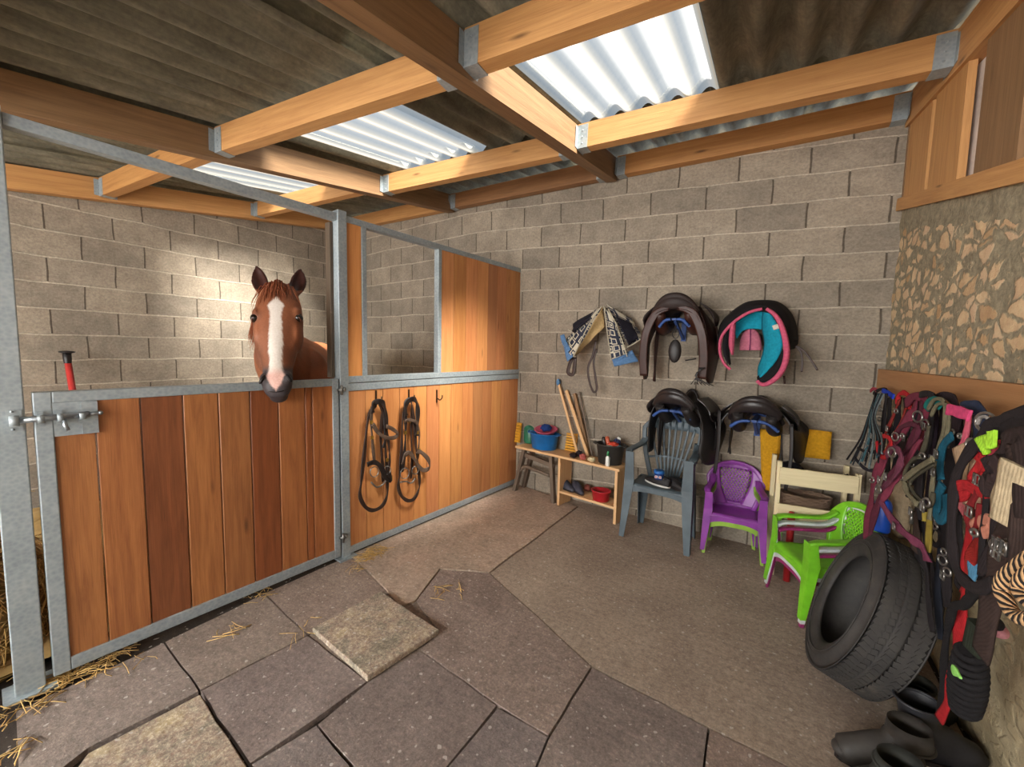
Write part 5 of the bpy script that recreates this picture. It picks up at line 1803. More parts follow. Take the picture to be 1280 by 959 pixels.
# basket
xb = sq(1006, 620, .10)[0]
c = sb(xb, .10, z2s)
t = thing('wicker_basket', c, 'shallow oval wicker basket on the lower shelf of the cream stand', 'basket')
wk = NT('wicker'); co = wk.coord('UV'); w1 = wk.add('ShaderNodeTexWave', i_Scale=60.0, i_Distortion=1.0); wk.link(wk.mapping(co, (3, .8, 1)), w1.inputs['Vector'])
wk.link(wk.ramp(w1.outputs['Fac'], [(.2, lin((110, 84, 66))), (.7, lin((196, 164, 138)))]), wk.b.inputs['Base Color']); wk.bump(w1.outputs['Fac'], .8, .006); wk.b.inputs['Roughness'].default_value = .8
m = MB(); A1 = .135
for lvl in range(10):
    z = .008 + lvl * .012; r = A1 * (.86 + .14 * lvl / 9)
    m.tube([c + sxv * math.cos(a) * r + syv * math.sin(a) * r * .62 + V((0, 0, z + .003 * math.sin(a * 14 + lvl * PI))) for a in [2 * PI * k / 56 for k in range(56)]], .0075, 6, loop=True)
m.build('woven_side', wk.m, t)
m = MB(); m.grid(lambda u, v: c + sxv * math.cos(2 * PI * u) * A1 * .86 * v + syv * math.sin(2 * PI * u) * A1 * .86 * .62 * v + V((0, 0, .006)), 30, 4, .003); m.build('woven_base', wk.m, t)
# things on the top of the stand
xa = sq(1034, 575, .08)[0]
m = MB(); cq = sb(xa, .09, z1s); Rm = Matrix((sxv, syv, Z0)).transposed()
m.box(cq + V((0, 0, .004)), (.18, .14, .008), Rm)
for q in (-1, 1):
    m.box(cq + syv * q * .066 + V((0, 0, .025)), (.18, .008, .05), Rm); m.box(cq + sxv * q * .086 + V((0, 0, .025)), (.008, .14, .05), Rm)
tag(m.build('wooden_tray', M_oldw), 'brown wooden tray box on top of the cream stand', 'tray')
m = MB(); cq = sb(sq(1012, 572, .03)[0], .03, z1s)
m.tube(catmull([cq + V((-.03, 0, .022)) , cq + V((0, 0, .03)), cq + sxv * .05 + V((0, 0, .05)), cq + sxv * .09 + V((0, 0, .065))], 4), [.024, .024, .024, .023, .02, .018, .018, .018, .018, .016, .014, .012, .011][:13], 12)
tag(m.build('blue_bottle', mat('plastic', (40, 100, 190))), 'bright blue bottle lying on top of the cream stand', 'bottle')
rag('dark_bag', sb(sq(990, 570, .12)[0], .12, z1s + .045), (.07, .06, .045), mat('fabric', (34, 34, 44)), 'dark bag slumped at the left on top of the cream stand', 'bag', seed=5)
rag('dark_bag', sb(sq(1056, 575, .10)[0] + .01, .10, z1s + .03), (.04, .05, .03), mat('fabric', (48, 44, 62)), 'small dark blue bag at the right end on top of the cream stand', 'bag', seed=8)
rag('rolled_towel', sb(sq(1048, 640, .10)[0], .12, z2s + .022), (.05, .08, .022), mat('fabric', (140, 138, 132)), 'grey folded towel on the lower shelf beside the basket', 'towel', seed=8)
m = MB(); g = sb(sq(989, 648, -.045)[0], -.05, 0); zz = sq(989, 640, -.05)[1]
m.lathe([(0, 0), (.02, 0), (.02, zz - .02), (.014, zz), (0, zz + .004)], g, Z0, 14); tag(m.build('red_pole', mat('plastic', (170, 36, 40))), 'short red plastic post standing in front of the cream stand', 'post')
# yellow pads against the wall


def cushion(name, quad, off, mt, lab, th=.04):
    q = [pB(x, y, off) for x, y in quad]
    M = MB(); n = 12

    def f(s):
        def g_(u, v):
            p = (q[0].lerp(q[1], u)).lerp(q[3].lerp(q[2], u), v)
            e = (1 - abs(2 * u - 1) ** 4) * (1 - abs(2 * v - 1) ** 4)
            return p + NB * s * th * .5 * (e ** .5)
        return g_
    M.grid(f(1), n, n); M.grid(f(-1), n, n)
    return tag(M.build(name, mt), lab, 'cushion')


M_yel = mat('fabric', (206, 150, 30))
cushion('yellow_cushion', [(989, 534), (1040, 540), (1037, 575), (989, 570)], .10, M_yel, 'mustard yellow cushion leaning on the wall behind the cream stand')
cushion('yellow_cushion', [(950, 536), (976, 538), (974, 616), (952, 612)], .05, M_yel, 'tall mustard yellow cushion standing on the wall left of the cream stand')
# ================================================================== STONE WALL SIDE
m = MB(); xb_ = .655
m.box8([V((xb_ - .03, -.6, 1.205)), V((xb_, -.6, 1.205)), V((xb_, 3.315, 1.205)), V((xb_ - .03, 3.315, 1.205)),
        V((xb_ - .03, -.6, 1.335)), V((xb_, -.6, 1.335)), V((xb_, 3.315, 1.335)), V((xb_ - .03, 3.315, 1.335))], L=1)
tag(bevel(m.build('hanging_board', M_board), .003), 'long pale brown board fixed along the stone wall above the hanging tack', 'board')

# --- tyre leaning on the wall
tn = V((-.940, -.001, .341)).normalized()
TR, TW = .320, .195
tcv = V((.4515, 2.2017, .322))
tt = thing('car_tyre', (tcv.x, tcv.y, 0), 'worn black car tyre leaning on its tread against the tack on the stone wall', 'tyre')
prof = []
Ri = .203
h = TW / 2
prof += [(Ri, -h * .80), (Ri + .012, -h * .92), (Ri + .035, -h * 1.0), (Ri + .07, -h * 1.06), (TR - .045, -h * 1.02), (TR - .022, -h * .93), (TR - .008, -h * .80)]
for k, zc in enumerate((-.50, -.17, .17, .50)):
    a = zc * TW * .80
    prof += [(TR + .0, a - .011), (TR + .0, a - .006), (TR - .016, a - .006), (TR - .016, a + .006), (TR + .0, a + .006), (TR + .0, a + .011)]
prof += [(TR - .008, h * .80), (TR - .022, h * .93), (TR - .045, h * 1.02), (Ri + .07, h * 1.06), (Ri + .035, h * 1.0), (Ri + .012, h * .92), (Ri, h * .80)]
prof += [(Ri + .012, h * .72), (Ri + .05, h * .86), (TR - .05, h * .80), (TR - .022, h * .5), (TR - .018, 0), (TR - .022, -h * .5), (TR - .05, -h * .80), (Ri + .05, -h * .86), (Ri + .012, -h * .72)]
m = MB(); m.lathe(prof, tcv, tn, 96, loopprof=True)
ty = NT('tyre_rubber'); uvt = ty.coord('UV'); co = ty.coord('Object')
f = ty.noise(co, 10, 6, .7)
ty.link(ty.ramp(f, [(.3, lin((38, 36, 36))), (.6, lin((58, 55, 52))), (.85, lin((92, 84, 74)))]), ty.b.inputs['Base Color']); ty.b.inputs['Roughness'].default_value = .72
ty.bump(ty.noise(co, 90, 4), .3, .003)
body = m.build('tyre_carcass', ty.m, tt)
m = MB(); x_ = tn.orthogonal().normalized(); y_ = tn.cross(x_)
for k in range(78):
    a = 2 * PI * k / 78; rd = x_ * math.cos(a) + y_ * math.sin(a); tg = tn.cross(rd)
    for z0, z1, sk in ((-.80, -.57, .35), (-.43, -.24, -.2), (-.10, .10, .2), (.24, .43, -.2), (.57, .80, .35)):
        A = tcv + tn * z0 * h * 1.0 + rd * (TR + .0) + tg * -.004 * sk; B_ = tcv + tn * z1 * h + rd * (TR + .0) + tg * .02 * sk
        m.bar(A, B_, .023, .004, up=rd)
m.build('tread_blocks', ty.m, tt)
m = MB()
for s_ in (1, -1):
    for rr_2 in (TR - .05, Ri + .05):
        m.tube([tcv + tn * s_ * h * 1.045 + (x_ * math.cos(a) + y_ * math.sin(a)) * rr_2 for a in [2 * PI * k / 72 for k in range(72)]], .0028, 5, loop=True)
m.build('sidewall_ribs', ty.m, tt)


# --- tack: straps measured on a plane a hand's breadth off the wall
def TP(pts, X):
    return [pX(x, y, X if not isinstance(X, (list, tuple)) else X[0] + (X[1] - X[0]) * i / max(1, len(pts) - 1)) for i, (x, y) in enumerate(pts)]


FX = V((-1, -.35, .1)).normalized()


def hang(name, lab, cat, group, parts, rings=(), buckles=(), twist=.25):
    first = parts[0]
    top = TP([first[1][0]], first[2] if not isinstance(first[2], tuple) else first[2][0])[0]
    t = thing(name, top, lab, cat, group); made = []
    for nm, pts, X, w, mt in parts:
        m = MB(); P = catmull(TP(pts, X), 6)
        if w < 0:
            m.tube(P, -w, 7)
        else:
            ww = [w * .74 * (1 + .08 * math.sin(i * .7)) for i in range(len(P))]
            m.strap(P, ww, .005, face=FX, twist=twist)
        made.append((pts, m.build(nm, mt, t)))
    near = lambda x, y: min(made, key=lambda q: min((a - x) ** 2 + (b - y) ** 2 for a, b in q[0]))[1]
    for x, y, X, r in rings:
        m = MB(); c = pX(x, y, X)
        m.tube([c + (V((0, 1, 0)) * math.cos(a) + V((0, 0, 1)) * math.sin(a) + V((-.4, 0, 0)) * math.cos(a)) * r * .72 for a in [2 * PI * k / 18 for k in range(18)]], .0032, 7, loop=True)
        m.build('metal_ring', M_steel, near(x, y))
    for x, y, X in buckles:
        m = MB(); c = pX(x, y, X); a_, b_ = .014, .011
        m.tube([c + V((-.004, a_ * sx, b_ * sz)) for sx, sz in ((-1, -1), (1, -1), (1, 1), (-1, 1))], .0025, 5, loop=True)
        m.bar(c + V((-.006, 0, -b_)), c + V((-.006, 0, b_)), .003, .003)
        m.build('buckle', M_steel, near(x, y))
    return t


W_ = lambda *c: mat('fabric', c)
bk_, mar, mar2, olv, olv2, red_, red2, teal, teal2, pnk, nav = W_(34, 30, 32), W_(112, 44, 62), W_(84, 34, 50), W_(112, 106, 84), W_(74, 70, 56), W_(176, 34, 40), W_(120, 28, 32), W_(20, 106, 100), W_(24, 86, 108), W_(206, 92, 116), W_(46, 56, 80)
GR = 'halters and straps hanging on the stone wall'
random.seed(5)
# far bundle of thin cords
pc_ = []
for i in range(15):
    f = i / 14
    x1 = 1058 + f * 46 + random.uniform(-3, 3); y1 = 572 + 10 * math.sin(f * PI) + random.uniform(-8, 6)
    pc_.append(('cord', [(1095 + f * 10, 492), (1092 + f * 8 - 6, 520), ((1094 * .4 + x1 * .6) + 3, 548), (x1, y1)], (.60 - .05 * f, .50 - .05 * f), -.0035 if i % 3 else -.005, [bk_, W_(60, 96, 104), W_(40, 44, 52), bk_, W_(110, 122, 124)][i % 5]))
hang('cord_halter', 'bundle of thin black and grey-blue cords hanging nearest the block wall', 'halter', GR, pc_, [(1098, 505, .56, .02), (1085, 560, .5, .018)], [(1090, 545, .5)])
hang('rope_halter', 'black rope halter with silver clips beside the thin cords', 'halter', GR, [
    ('headpiece', [(1092, 492), (1100, 487), (1108, 489), (1106, 510), (1102, 540)], .57, .022, bk_), ('cheek_strap', [(1094, 492), (1090, 520), (1084, 550), (1074, 578)], (.57, .5), .016, bk_),
    ('cheek_strap', [(1108, 492), (1106, 530), (1104, 560), (1100, 590)], .53, .02, bk_), ('noseband', [(1068, 572), (1080, 585), (1094, 588), (1104, 580)], .49, .024, W_(30, 30, 44)), ('noseband', [(1072, 560), (1086, 566), (1100, 562)], .5, .02, bk_)],
     [(1101, 512, .55, .014), (1099, 524, .55, .014), (1106, 572, .5, .015)], [(1100, 535, .54), (1086, 568, .49), (1096, 582, .49)])
hang('headcollar_pad', 'small royal blue padded band at the top of the far bundle of straps', 'pad', GR, [('pad', [(1103, 488), (1110, 491), (1117, 496)], .56, .03, W_(34, 66, 190))], twist=0)
hang('headcollar_pad', 'small dusty pink band at the top of the bundle nearest the block wall', 'pad', GR, [('pad', [(1088, 489), (1092, 486), (1096, 488)], .57, .026, W_(176, 70, 84))], twist=0)
hang('red_halter', 'bright red nylon halter between the black cords and the maroon one', 'halter', GR, [
    ('headpiece', [(1122, 506), (1124, 494), (1130, 491), (1136, 497), (1136, 512)], .55, .03, red_), ('cheek_strap', [(1124, 500), (1116, 522), (1108, 540), (1101, 556)], (.55, .48), .022, W_(126, 40, 36)),
    ('cheek_strap', [(1132, 510), (1126, 530), (1116, 548), (1106, 566)], (.54, .48), .02, W_(140, 44, 36)), ('noseband', [(1096, 552), (1098, 566), (1106, 572), (1114, 560), (1112, 548), (1104, 545)], .47, .022, red_)],
     [(1120, 514, .53, .013)], [(1110, 536, .5)])
hang('harness', 'wide maroon webbing harness with silver rings hanging in long folds', 'harness', GR, [
    ('wide_strap', [(1146, 500), (1140, 515), (1124, 545), (1104, 575), (1092, 605), (1087, 640), (1082, 672)], (.54, .42), .055, mar),
    ('wide_strap', [(1153, 500), (1148, 530), (1136, 560), (1120, 588), (1104, 612), (1094, 640), (1088, 668)], (.53, .40), .040, mar2),
    ('wide_strap', [(1132, 505), (1142, 496), (1153, 497), (1160, 510), (1157, 535), (1146, 560)], .53, .046, mar),
    ('strap', [(1150, 548), (1135, 575), (1120, 600), (1112, 612), (1102, 626)], (.46, .40), .030, mar), ('strap', [(1120, 545), (1126, 535), (1138, 530), (1148, 536), (1142, 552), (1128, 568)], .45, .022, mar2),
    ('padded_loop', [(1108, 570), (1116, 561), (1124, 564), (1126, 576), (1120, 592), (1110, 604), (1102, 612)], .42, .03, W_(104, 52, 70)),
    ('trailing_strap', [(1100, 625), (1112, 645), (1126, 662), (1140, 674), (1152, 684), (1160, 702)], (.42, .5), .036, W_(108, 50, 72)),
    ('trailing_strap', [(1142, 672), (1150, 690), (1158, 715), (1162, 745)], (.5, .56), .024, bk_)],
     [(1147, 521, .48, .026), (1119, 546, .44, .02), (1115, 566, .41, .022), (1128, 545, .44, .01), (1098, 612, .4, .018), (1090, 600, .4, .014)], [(1100, 600, .4), (1108, 596, .4), (1140, 640, .45), (1119, 658, .44)])
hang('leather_strap', 'black strap with a white clip hanging between the maroon harness and the olive halter', 'strap', GR, [('strap', [(1150, 494), (1160, 492), (1166, 500), (1163, 530), (1158, 570), (1150, 600), (1150, 650)], .52, .03, bk_), ('strap', [(1164, 496), (1170, 520), (1166, 560), (1160, 620), (1162, 700)], .56, .026, W_(44, 34, 44))],
     [(1156, 530, .49, .02)], [(1156, 533, .48), (1160, 545, .5)])
hang('striped_halter', 'olive grey striped halter with its noseband hanging as an angular loop', 'halter', GR, [
    ('headpiece', [(1160, 512), (1168, 500), (1178, 500), (1182, 512), (1180, 534), (1174, 558), (1168, 574)], .50, .016, olv), ('headpiece', [(1164, 520), (1172, 506), (1184, 508), (1186, 530), (1180, 556), (1173, 576)], .50, .014, olv),
    ('cheek_strap', [(1161, 532), (1158, 550), (1152, 566), (1140, 578)], .46, .018, olv2), ('cheek_strap', [(1168, 576), (1166, 600), (1164, 625), (1162, 650)], .47, .018, olv),
    ('noseband', [(1166, 574), (1150, 584), (1132, 598), (1131, 606), (1136, 618), (1146, 630)], .42, .022, olv), ('noseband', [(1168, 580), (1152, 590), (1138, 602), (1142, 616), (1154, 628)], .43, .014, olv2),
    ('throat_strap', [(1130, 597), (1134, 584), (1142, 574), (1150, 572)], .43, .014, olv2), ('throat_strap', [(1146, 632), (1156, 634), (1164, 630), (1167, 616)], .43, .016, olv2)],
     [(1131, 598, .42, .009), (1153, 570, .44, .012), (1158, 628, .42, .015)], [(1166, 575, .44), (1172, 568, .46), (1155, 634, .41), (1168, 590, .46)])
hang('black_halter', 'black halter with brass buckles hanging behind the olive striped one', 'halter', GR, [
    ('headpiece', [(1170, 500), (1180, 494), (1192, 500), (1196, 515), (1194, 540)], .55, .036, W_(46, 34, 38)), ('cheek_strap', [(1188, 520), (1190, 560), (1184, 610), (1182, 680), (1184, 760)], .56, .04, bk_),
    ('cheek_strap', [(1176, 540), (1172, 600), (1176, 660), (1172, 730), (1176, 800)], .58, .03, W_(26, 30, 40)), ('cheek_strap', [(1196, 540), (1192, 600), (1180, 660), (1186, 740)], .57, .03, W_(28, 28, 34)), ('strap', [(1150, 640), (1158, 680), (1166, 720), (1170, 760)], .58, .03, bk_)],
     [(1190, 540, .53, .01), (1178, 700, .53, .02), (1184, 715, .53, .016), (1180, 690, .53, .013)], [(1186, 555, .53), (1180, 720, .53), (1172, 650, .54)])
hang('teal_halter', 'teal green halter with a turquoise padded fold lower down', 'halter', GR, [
    ('headpiece', [(1158, 512), (1162, 502), (1170, 501), (1176, 508)], .51, .036, teal), ('cheek_strap', [(1190, 545), (1180, 556), (1175, 575), (1176, 600)], .49, .034, teal2), ('noseband', [(1178, 605), (1172, 622), (1170, 640), (1176, 650), (1184, 636), (1183, 618)], .48, .04, teal2)], twist=.1)
hang('pink_band', 'bright pink webbing folded over the board', 'band', GR, [('band', [(1184, 512), (1192, 513), (1202, 516), (1212, 520)], .48, .042, W_(214, 74, 122)), ('band', [(1211, 517), (1210, 530), (1206, 548), (1200, 560)], .49, .02, W_(196, 90, 110))], [(1200, 545, .49, .008)], twist=.1)
hang('navy_band', 'dark navy padded band folded over the board beside the pink one', 'band', GR, [('band', [(1202, 512), (1210, 508), (1220, 510), (1226, 520), (1224, 542), (1218, 560), (1210, 570)], .53, .05, nav)], [(1214, 554, .48, .016)], twist=.1)
hang('reins', 'thick black reins sweeping down in one long curve from the top right', 'reins', GR, [
    ('upper_rein', [(1290, 512), (1272, 518), (1254, 526), (1240, 530), (1228, 545), (1214, 562), (1202, 580), (1194, 602), (1190, 640), (1190, 680), (1196, 712), (1208, 728), (1224, 736), (1240, 728)], (.42, .42), .034, W_(38, 32, 34)),
    ('upper_rein', [(1290, 524), (1268, 530), (1252, 540), (1240, 545), (1236, 556)], .42, .036, W_(34, 28, 30)),
    ('lower_rein', [(1226, 735), (1216, 745), (1204, 756), (1192, 760), (1184, 790), (1180, 830), (1178, 862), (1174, 896)], (.44, .56), .032, W_(30, 28, 30))],
     [(1232, 528, .44, .03)], [], twist=.15)
hang('lead_rope', 'clear plastic tag and pale clip on the black reins', 'clip', GR, [('clip', [(1222, 530), (1226, 522), (1234, 522), (1238, 532), (1238, 545)], .43, -.004, W_(150, 146, 142))], [(1214, 556, .45, .017)])
hang('scrunchie', 'lime green fuzzy band tied round the black reins', 'band', None, [('band', [(1226, 560), (1232, 553), (1238, 550), (1244, 548)], .40, .045, W_(170, 226, 60))])
hang('fleece_pad', 'beige fleece pad hanging behind the red halter', 'pad', GR, [('pad', [(1204, 555), (1208, 575), (1212, 600)], .455, .085, W_(176, 148, 118)), ('pad', [(1225, 575), (1220, 600), (1216, 635)], .445, .06, W_(184, 150, 124))], twist=.05)
hang('red_halter', 'deep red halter knotted in folds, its long red strap trailing down to the floor', 'halter', GR, [
    ('headpiece', [(1216, 566), (1224, 572), (1232, 580), (1228, 596), (1218, 604)], .43, .026, red_), ('headpiece', [(1230, 570), (1222, 588), (1214, 604), (1206, 618), (1196, 622)], .43, .032, red_),
    ('noseband', [(1198, 608), (1208, 606), (1220, 612), (1232, 618), (1234, 606), (1226, 596)], .42, .03, red_), ('cheek_strap', [(1222, 615), (1214, 630), (1210, 650), (1216, 664), (1224, 650), (1226, 630)], .42, .02, red2),
    ('cheek_strap', [(1230, 615), (1232, 640), (1226, 665), (1216, 690), (1210, 715), (1206, 745)], (.44, .52), .036, W_(168, 44, 40)),
    ('long_strap', [(1214, 650), (1210, 690), (1208, 730), (1202, 770), (1196, 810), (1190, 850), (1184, 880), (1174, 900)], (.5, .54), .04, red_)], [(1218, 666, .41, .010)], [(1224, 600, .42), (1214, 640, .42)])
hang('pink_halter', 'salmon pink padded halter with black straps in front of the fleece', 'halter', GR, [
    ('pad', [(1202, 640), (1212, 626), (1220, 615)], .46, .045, W_(206, 110, 118)), ('pad', [(1254, 556), (1246, 570), (1240, 585)], .44, .045, W_(176, 60, 78)), ('pad', [(1242, 608), (1240, 630), (1234, 655), (1226, 670)], .45, .04, W_(196, 100, 120)),
    ('noseband', [(1216, 660), (1224, 652), (1236, 650), (1238, 662), (1226, 668)], .42, .03, W_(196, 130, 108)), ('strap', [(1234, 600), (1232, 640), (1228, 680), (1226, 720)], .42, .016, bk_)], twist=.1)
hang('halter_knot', 'dark brown halter bunched in a knot with its straps hanging down', 'halter', GR, [
    ('headpiece', [(1262, 552), (1256, 570), (1246, 584), (1238, 600), (1240, 620)], .40, .045, W_(52, 40, 40)), ('knot', [(1234, 588), (1244, 580), (1256, 582), (1260, 594), (1248, 602), (1236, 606)], .39, .05, W_(44, 34, 36)),
    ('strap', [(1250, 600), (1252, 630), (1244, 660), (1238, 690), (1226, 716)], .42, .026, W_(40, 32, 34)), ('strap', [(1258, 600), (1254, 640), (1248, 670), (1240, 700)], .44, .03, bk_), ('knot', [(1240, 574), (1250, 590), (1246, 606), (1234, 600)], .38, .036, W_(58, 44, 44))])
hang('fleece_girth', 'cream sheepskin girth hanging beside the wide brown strap', 'girth', GR, [('sleeve', [(1270, 580), (1264, 605), (1258, 635), (1254, 655)], .372, .07, W_(190, 172, 140))], twist=.03)
hang('wide_girth', 'wide dark brown girth with silver roller buckles, nearest on the right', 'girth', GR, [
    ('webbing', [(1274, 560), (1276, 600), (1266, 640), (1254, 680), (1244, 715), (1238, 750), (1232, 790), (1226, 820)], (.38, .46), .062, W_(58, 44, 40)), ('webbing', [(1262, 556), (1268, 548), (1278, 552), (1283, 600), (1284, 650)], .38, .05, W_(48, 36, 34)),
    ('strap', [(1284, 600), (1278, 640), (1276, 680), (1270, 720)], .38, .05, W_(62, 48, 44))], [(1246, 683, .38, .014), (1264, 683, .38, .014)], [(1250, 682, .375), (1257, 684, .375), (1248, 690, .38)], twist=.05)
hang('blue_strap', 'light blue strap hanging low between the red straps and the brown girth', 'strap', GR, [('strap', [(1222, 670), (1219, 690), (1216, 715), (1213, 738)], .5, .034, W_(84, 140, 176)), ('end_tab', [(1213, 738), (1211, 750)], .49, .03, bk_)])
# tan and black rope
rp = NT('striped_rope'); ux = rp.coord('UV'); wv = rp.add('ShaderNodeTexWave', i_Scale=1.0, i_Distortion=.6); wv.wave_type = 'BANDS'; wv.bands_direction = 'DIAGONAL'
rp.link(rp.mapping(ux, (34, 3.2, 1)), wv.inputs['Vector']); rp.link(rp.ramp(wv.outputs['Fac'], [(.42, lin((24, 20, 20))), (.55, lin((196, 156, 112)))]), rp.b.inputs['Base Color']); rp.b.inputs['Roughness'].default_value = .85; rp.bump(wv.outputs['Fac'], .6, .004)
t = thing('lead_rope', pX(1262, 700, .36), 'thick black and tan striped lead rope looped in a coil at the right edge', 'rope', None)
for pth, X in (([(1300, 690), (1286, 698), (1270, 710), (1256, 722), (1252, 738), (1258, 752), (1266, 766), (1278, 774), (1292, 772)], .37), ([(1300, 708), (1288, 716), (1278, 726), (1276, 738), (1284, 750), (1296, 758)], .36)):
    m = MB(); m.tube(catmull(TP(pth, X), 7), .0105, 10); m.build('rope_loop', rp.m, t)
# ribbed black coil on the floor side, fluorescent tab
cq = pX(1212, 838, .50); cq2 = pX(1206, 888, .56); cq1 = pX(1214, 812, .50)
t = thing('lunge_line', cq, 'black lunge line coiled into a thick ribbed bundle hanging low on the stone wall', 'rope', None)
m = MB(); axx = (cq1 - cq2).normalized(); xx = axx.orthogonal().normalized(); yy = axx.cross(xx); LL = (cq1 - cq2).length
P = []
for i in range(11 * 16):
    u = i / (11 * 16); a = 2 * PI * i / 16; r = (.020 + .012 * math.sin(PI * min(1, .15 + u * .8)))
    P.append(cq2 + axx * (LL * u) + (xx * math.cos(a) + yy * math.sin(a)) * r)
m.tube(P, .008, 8); m.build('coil', W_(30, 28, 30), t)
m = MB(); m.tube([cq2 + axx * .01, cq1 - axx * .01], .020, 12); m.build('core', W_(22, 20, 22), t)
m = MB(); m.strap(catmull(TP([(1219, 815), (1222, 800), (1226, 782)], .47), 4), .045, .02, face=FX); m.build('neck_wrap', W_(38, 44, 34), t)
m = MB(); m.strap(catmull(TP([(1190, 836), (1196, 841), (1201, 848)], .44), 4), [.006, .02, .024, .022, .018, .012, .008, .006, .004], .004, face=FX)
tag(m.build('plastic_tab', W_(150, 220, 110)), 'small fluorescent green tab clipped beside the ribbed black coil', 'tag')
# pink sandal toe and clip
g = pX(1243, 784, .50)
t = thing('sandal', g, 'small pink sandal with a black strap wedged behind the brown girth', 'shoe', None)
m = MB(); m.ball(g, (.02, .04, .015)); m.build('sole', W_(206, 140, 148), t)
m = MB(); m.ball(g + V((-.008, -.01, .016)), (.018, .028, .014)); m.build('strap', bk_, t)
# blue bottle hanging under the harness, sack behind
g = pX(1101, 664, .50)
m = MB(); m.lathe([(0, 0), (.028, 0), (.031, .008), (.031, .12), (.024, .14), (.012, .15), (.012, .165), (0, .165)], g, Z0, 20)
tag(m.build('blue_canister', mat('plastic', (34, 84, 190))), 'royal blue canister hanging under the maroon harness behind the tyre', 'bottle')
m = MB(); P = catmull([pX(1128, 596, .58), pX(1124, 630, .56), pX(1122, 664, .58)], 5); m.strap(P, [.10] * 2 + [.13] * (len(P) - 4) + [.09] * 2, .03, face=FX)
tag(m.build('fleece_wrap', W_(150, 132, 106)), 'grey-beige fleece wrap hanging behind the maroon and olive straps', 'wrap')
hang('chain_lead', 'dark strap with two silver snap clips hanging behind the tyre', 'strap', GR, [('strap', [(1142, 640), (1146, 670), (1144, 690)], .56, .05, W_(60, 46, 40)), ('clip', [(1140, 640), (1139, 655)], .53, -.006, M_steel), ('clip', [(1156, 640), (1156, 652)], .53, -.008, W_(160, 140, 60))])
hang('yellow_buckle_strap', 'strap with a yellow stripe hanging below the olive halter', 'strap', GR, [('strap', [(1163, 630), (1162, 650), (1160, 690)], .50, .026, W_(128, 110, 44)), ('strap', [(1160, 690), (1160, 740), (1166, 790)], .55, .024, bk_)])

# extra narrow straps behind the tack, added to darken its shaded gaps
random.seed(33)
for i in range(16):
    x0 = 1112 + i * 11.0; yb = 640 + random.uniform(-30, 120) if x0 > 1150 else 585 + random.uniform(-20, 30)
    y0 = 497 + max(0, (x0 - 1150)) * .30
    sw = random.uniform(-14, 4)
    hang('gap_strap', 'narrow dark strap added behind the row of tack to darken a shaded gap', 'strap', 'narrow dark straps added to darken gaps in the tack', [
        ('strap', [(x0, y0), (x0 + sw * .2, y0 + 30), (x0 + sw * .7 + random.uniform(-3, 3), (y0 + yb) / 2), (x0 + sw, yb)], .575 - .0 * i, random.choice((.03, .045, .06)), [bk_, W_(30, 26, 32), W_(48, 36, 34), W_(26, 34, 44)][i % 4]),
        ('loop', [(x0 + sw, yb), (x0 + sw - 6, yb + 14), (x0 + sw + 2, yb + 24), (x0 + sw + 8, yb + 12), (x0 + sw, yb)], .57, .018, bk_)],
         [(x0 + sw, yb, .56, .013)], [(x0 + sw * .6, (y0 + yb) / 2, .565)])
# --- rubber boots on the floor, bottom right
M_boot = mat('rubber', (44, 46, 42)); M_boot2 = mat('rubber', (40, 40, 44), .5)


def boot(name, c, yaw, mt, lab, lying=False, hgt=.24):
    """short rubber boot, toe towards -y"""
    t = thing(name, c, lab, 'boot', None, yaw)
    m = MB(); R = []
    path = [(-.155, .035, .020, .022), (-.145, .042, .038, .032), (-.11, .048, .044, .040), (-.06, .058, .045, .052), (-.015, .075, .042, .062), (.02, .10, .042, .060), (.035, .14, .045, .055), (.04, .18, .05, .058), (.042, hgt, .056, .064)]
    for i, (y, z, rx, rz) in enumerate(path):
        tl = max(0, min(1, (i - 2) / 4.0)) * PI / 2
        ring = []
        for k in range(20):
            a = 2 * PI * k / 20
            d = V((math.cos(a) * rx, -math.sin(a) * rz * math.sin(tl), math.sin(a) * rz * math.cos(tl)))
            p = V((0, y, z)) + d
            p.z = max(.012, p.z)
            if tl < .8 and math.sin(a) < -.2:
                p.z = .012
            ring.append(p)
        R.append(ring)
    m.ball((0, -.142, .034), (.032, .028, .022))
    m.rings(R, cap=False)
    m.ball((0, .04, .05), (.044, .052, .05))
    local(t, m.build('upper', mt, t))
    m = MB(); n = 28
    m.prism([V((.046 * math.sin(a) * (1 - .22 * math.cos(a) * .5) , -.05 - .125 * math.cos(a) + .015, 0)) for a in [2 * PI * k / n for k in range(n)]], (0, 0, .016))
    local(t, m.build('sole', M_blk, t))
    m = MB(); m.tube([V((.057 * math.cos(a), .042 + .065 * math.sin(a), hgt)) for a in [2 * PI * k / 24 for k in range(24)]], .005, 6, loop=True); local(t, m.build('rim', mt, t))
    return t


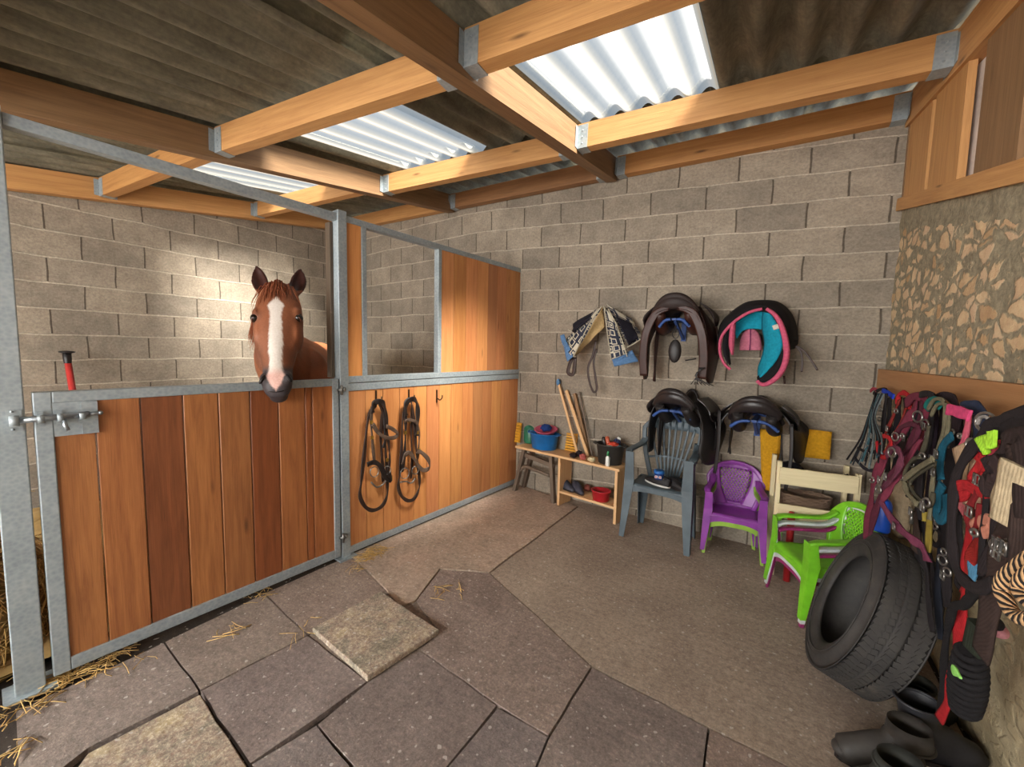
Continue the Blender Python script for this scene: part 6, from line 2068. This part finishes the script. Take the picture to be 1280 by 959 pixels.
boot('rubber_boot', pF(1100, 1012), -1.2, M_boot, 'grey-green rubber boot on the floor at the bottom right, toe pointing left', hgt=.15)
boot('rubber_boot', pF(1112, 962), -1.3, mat('rubber', (54, 50, 46)), 'brownish rubber boot behind the grey-green one at the bottom right', hgt=.12)
boot('rubber_boot', pF(1158, 945), 1.9, M_boot2, 'black rubber boot standing beside the wall at the bottom right', hgt=.20)
boot('rubber_boot', pF(1150, 905), 2.4, mat('rubber', (48, 50, 46)), 'dark slumped rubber boot below the red strap', hgt=.13)
# ================================================================== CAMERA, LIGHT
cd = bpy.data.cameras.new('camera'); cam = bpy.data.objects.new('camera', cd); C.objects.link(cam)
Mx = Matrix((RT, UP, -FW)).transposed().to_4x4(); Mx.translation = CAM
cam.matrix_world = Mx
cd.sensor_fit = 'HORIZONTAL'; cd.sensor_width = 36.0; cd.lens = 36.0 * F_ / 1280.0; cd.clip_start = 0.02
bpy.context.scene.camera = cam

w = bpy.data.worlds.new('world'); bpy.context.scene.world = w; w.use_nodes = True
bg = w.node_tree.nodes['Background']; bg.inputs['Color'].default_value = (0.93, 0.97, 1.0, 1); bg.inputs['Strength'].default_value = 0.95


def area(name, loc, tgt, size, size_y, power, col):
    l = bpy.data.lights.new(name, 'AREA'); l.shape = 'RECTANGLE'; l.size = size; l.size_y = size_y; l.energy = power; l.color = col
    o = bpy.data.objects.new(name, l); C.objects.link(o); o.location = loc
    o.rotation_euler = (V(tgt) - V(loc)).to_track_quat('-Z', 'Y').to_euler()
    return o


# daylight from the open front of the shelter
area('daylight_front', (-2.2, -2.6, 2.2), (-2.4, 2.2, 0.9), 3.4, 2.2, 200, (1.0, 0.97, 0.93))
# soft sun reaching in through the translucent sheets
l = bpy.data.lights.new('sun', 'SUN'); l.energy = 170.0; l.angle = math.radians(26); l.color = (1.0, 0.95, 0.86)
o = bpy.data.objects.new('sun', l); C.objects.link(o); o.location = (3, -1, 8)
o.rotation_euler = V((-0.95, 0.30, -1.1)).to_track_quat('-Z', 'Y').to_euler()
s = bpy.data.scenes[0]
s.view_settings.view_transform = 'Standard'
s.view_settings.look = 'None'
s.view_settings.exposure = 1.5
s.cycles.use_denoising = True
s.cycles.max_bounces = 6; s.cycles.diffuse_bounces = 4; s.cycles.sample_clamp_indirect = 4.0
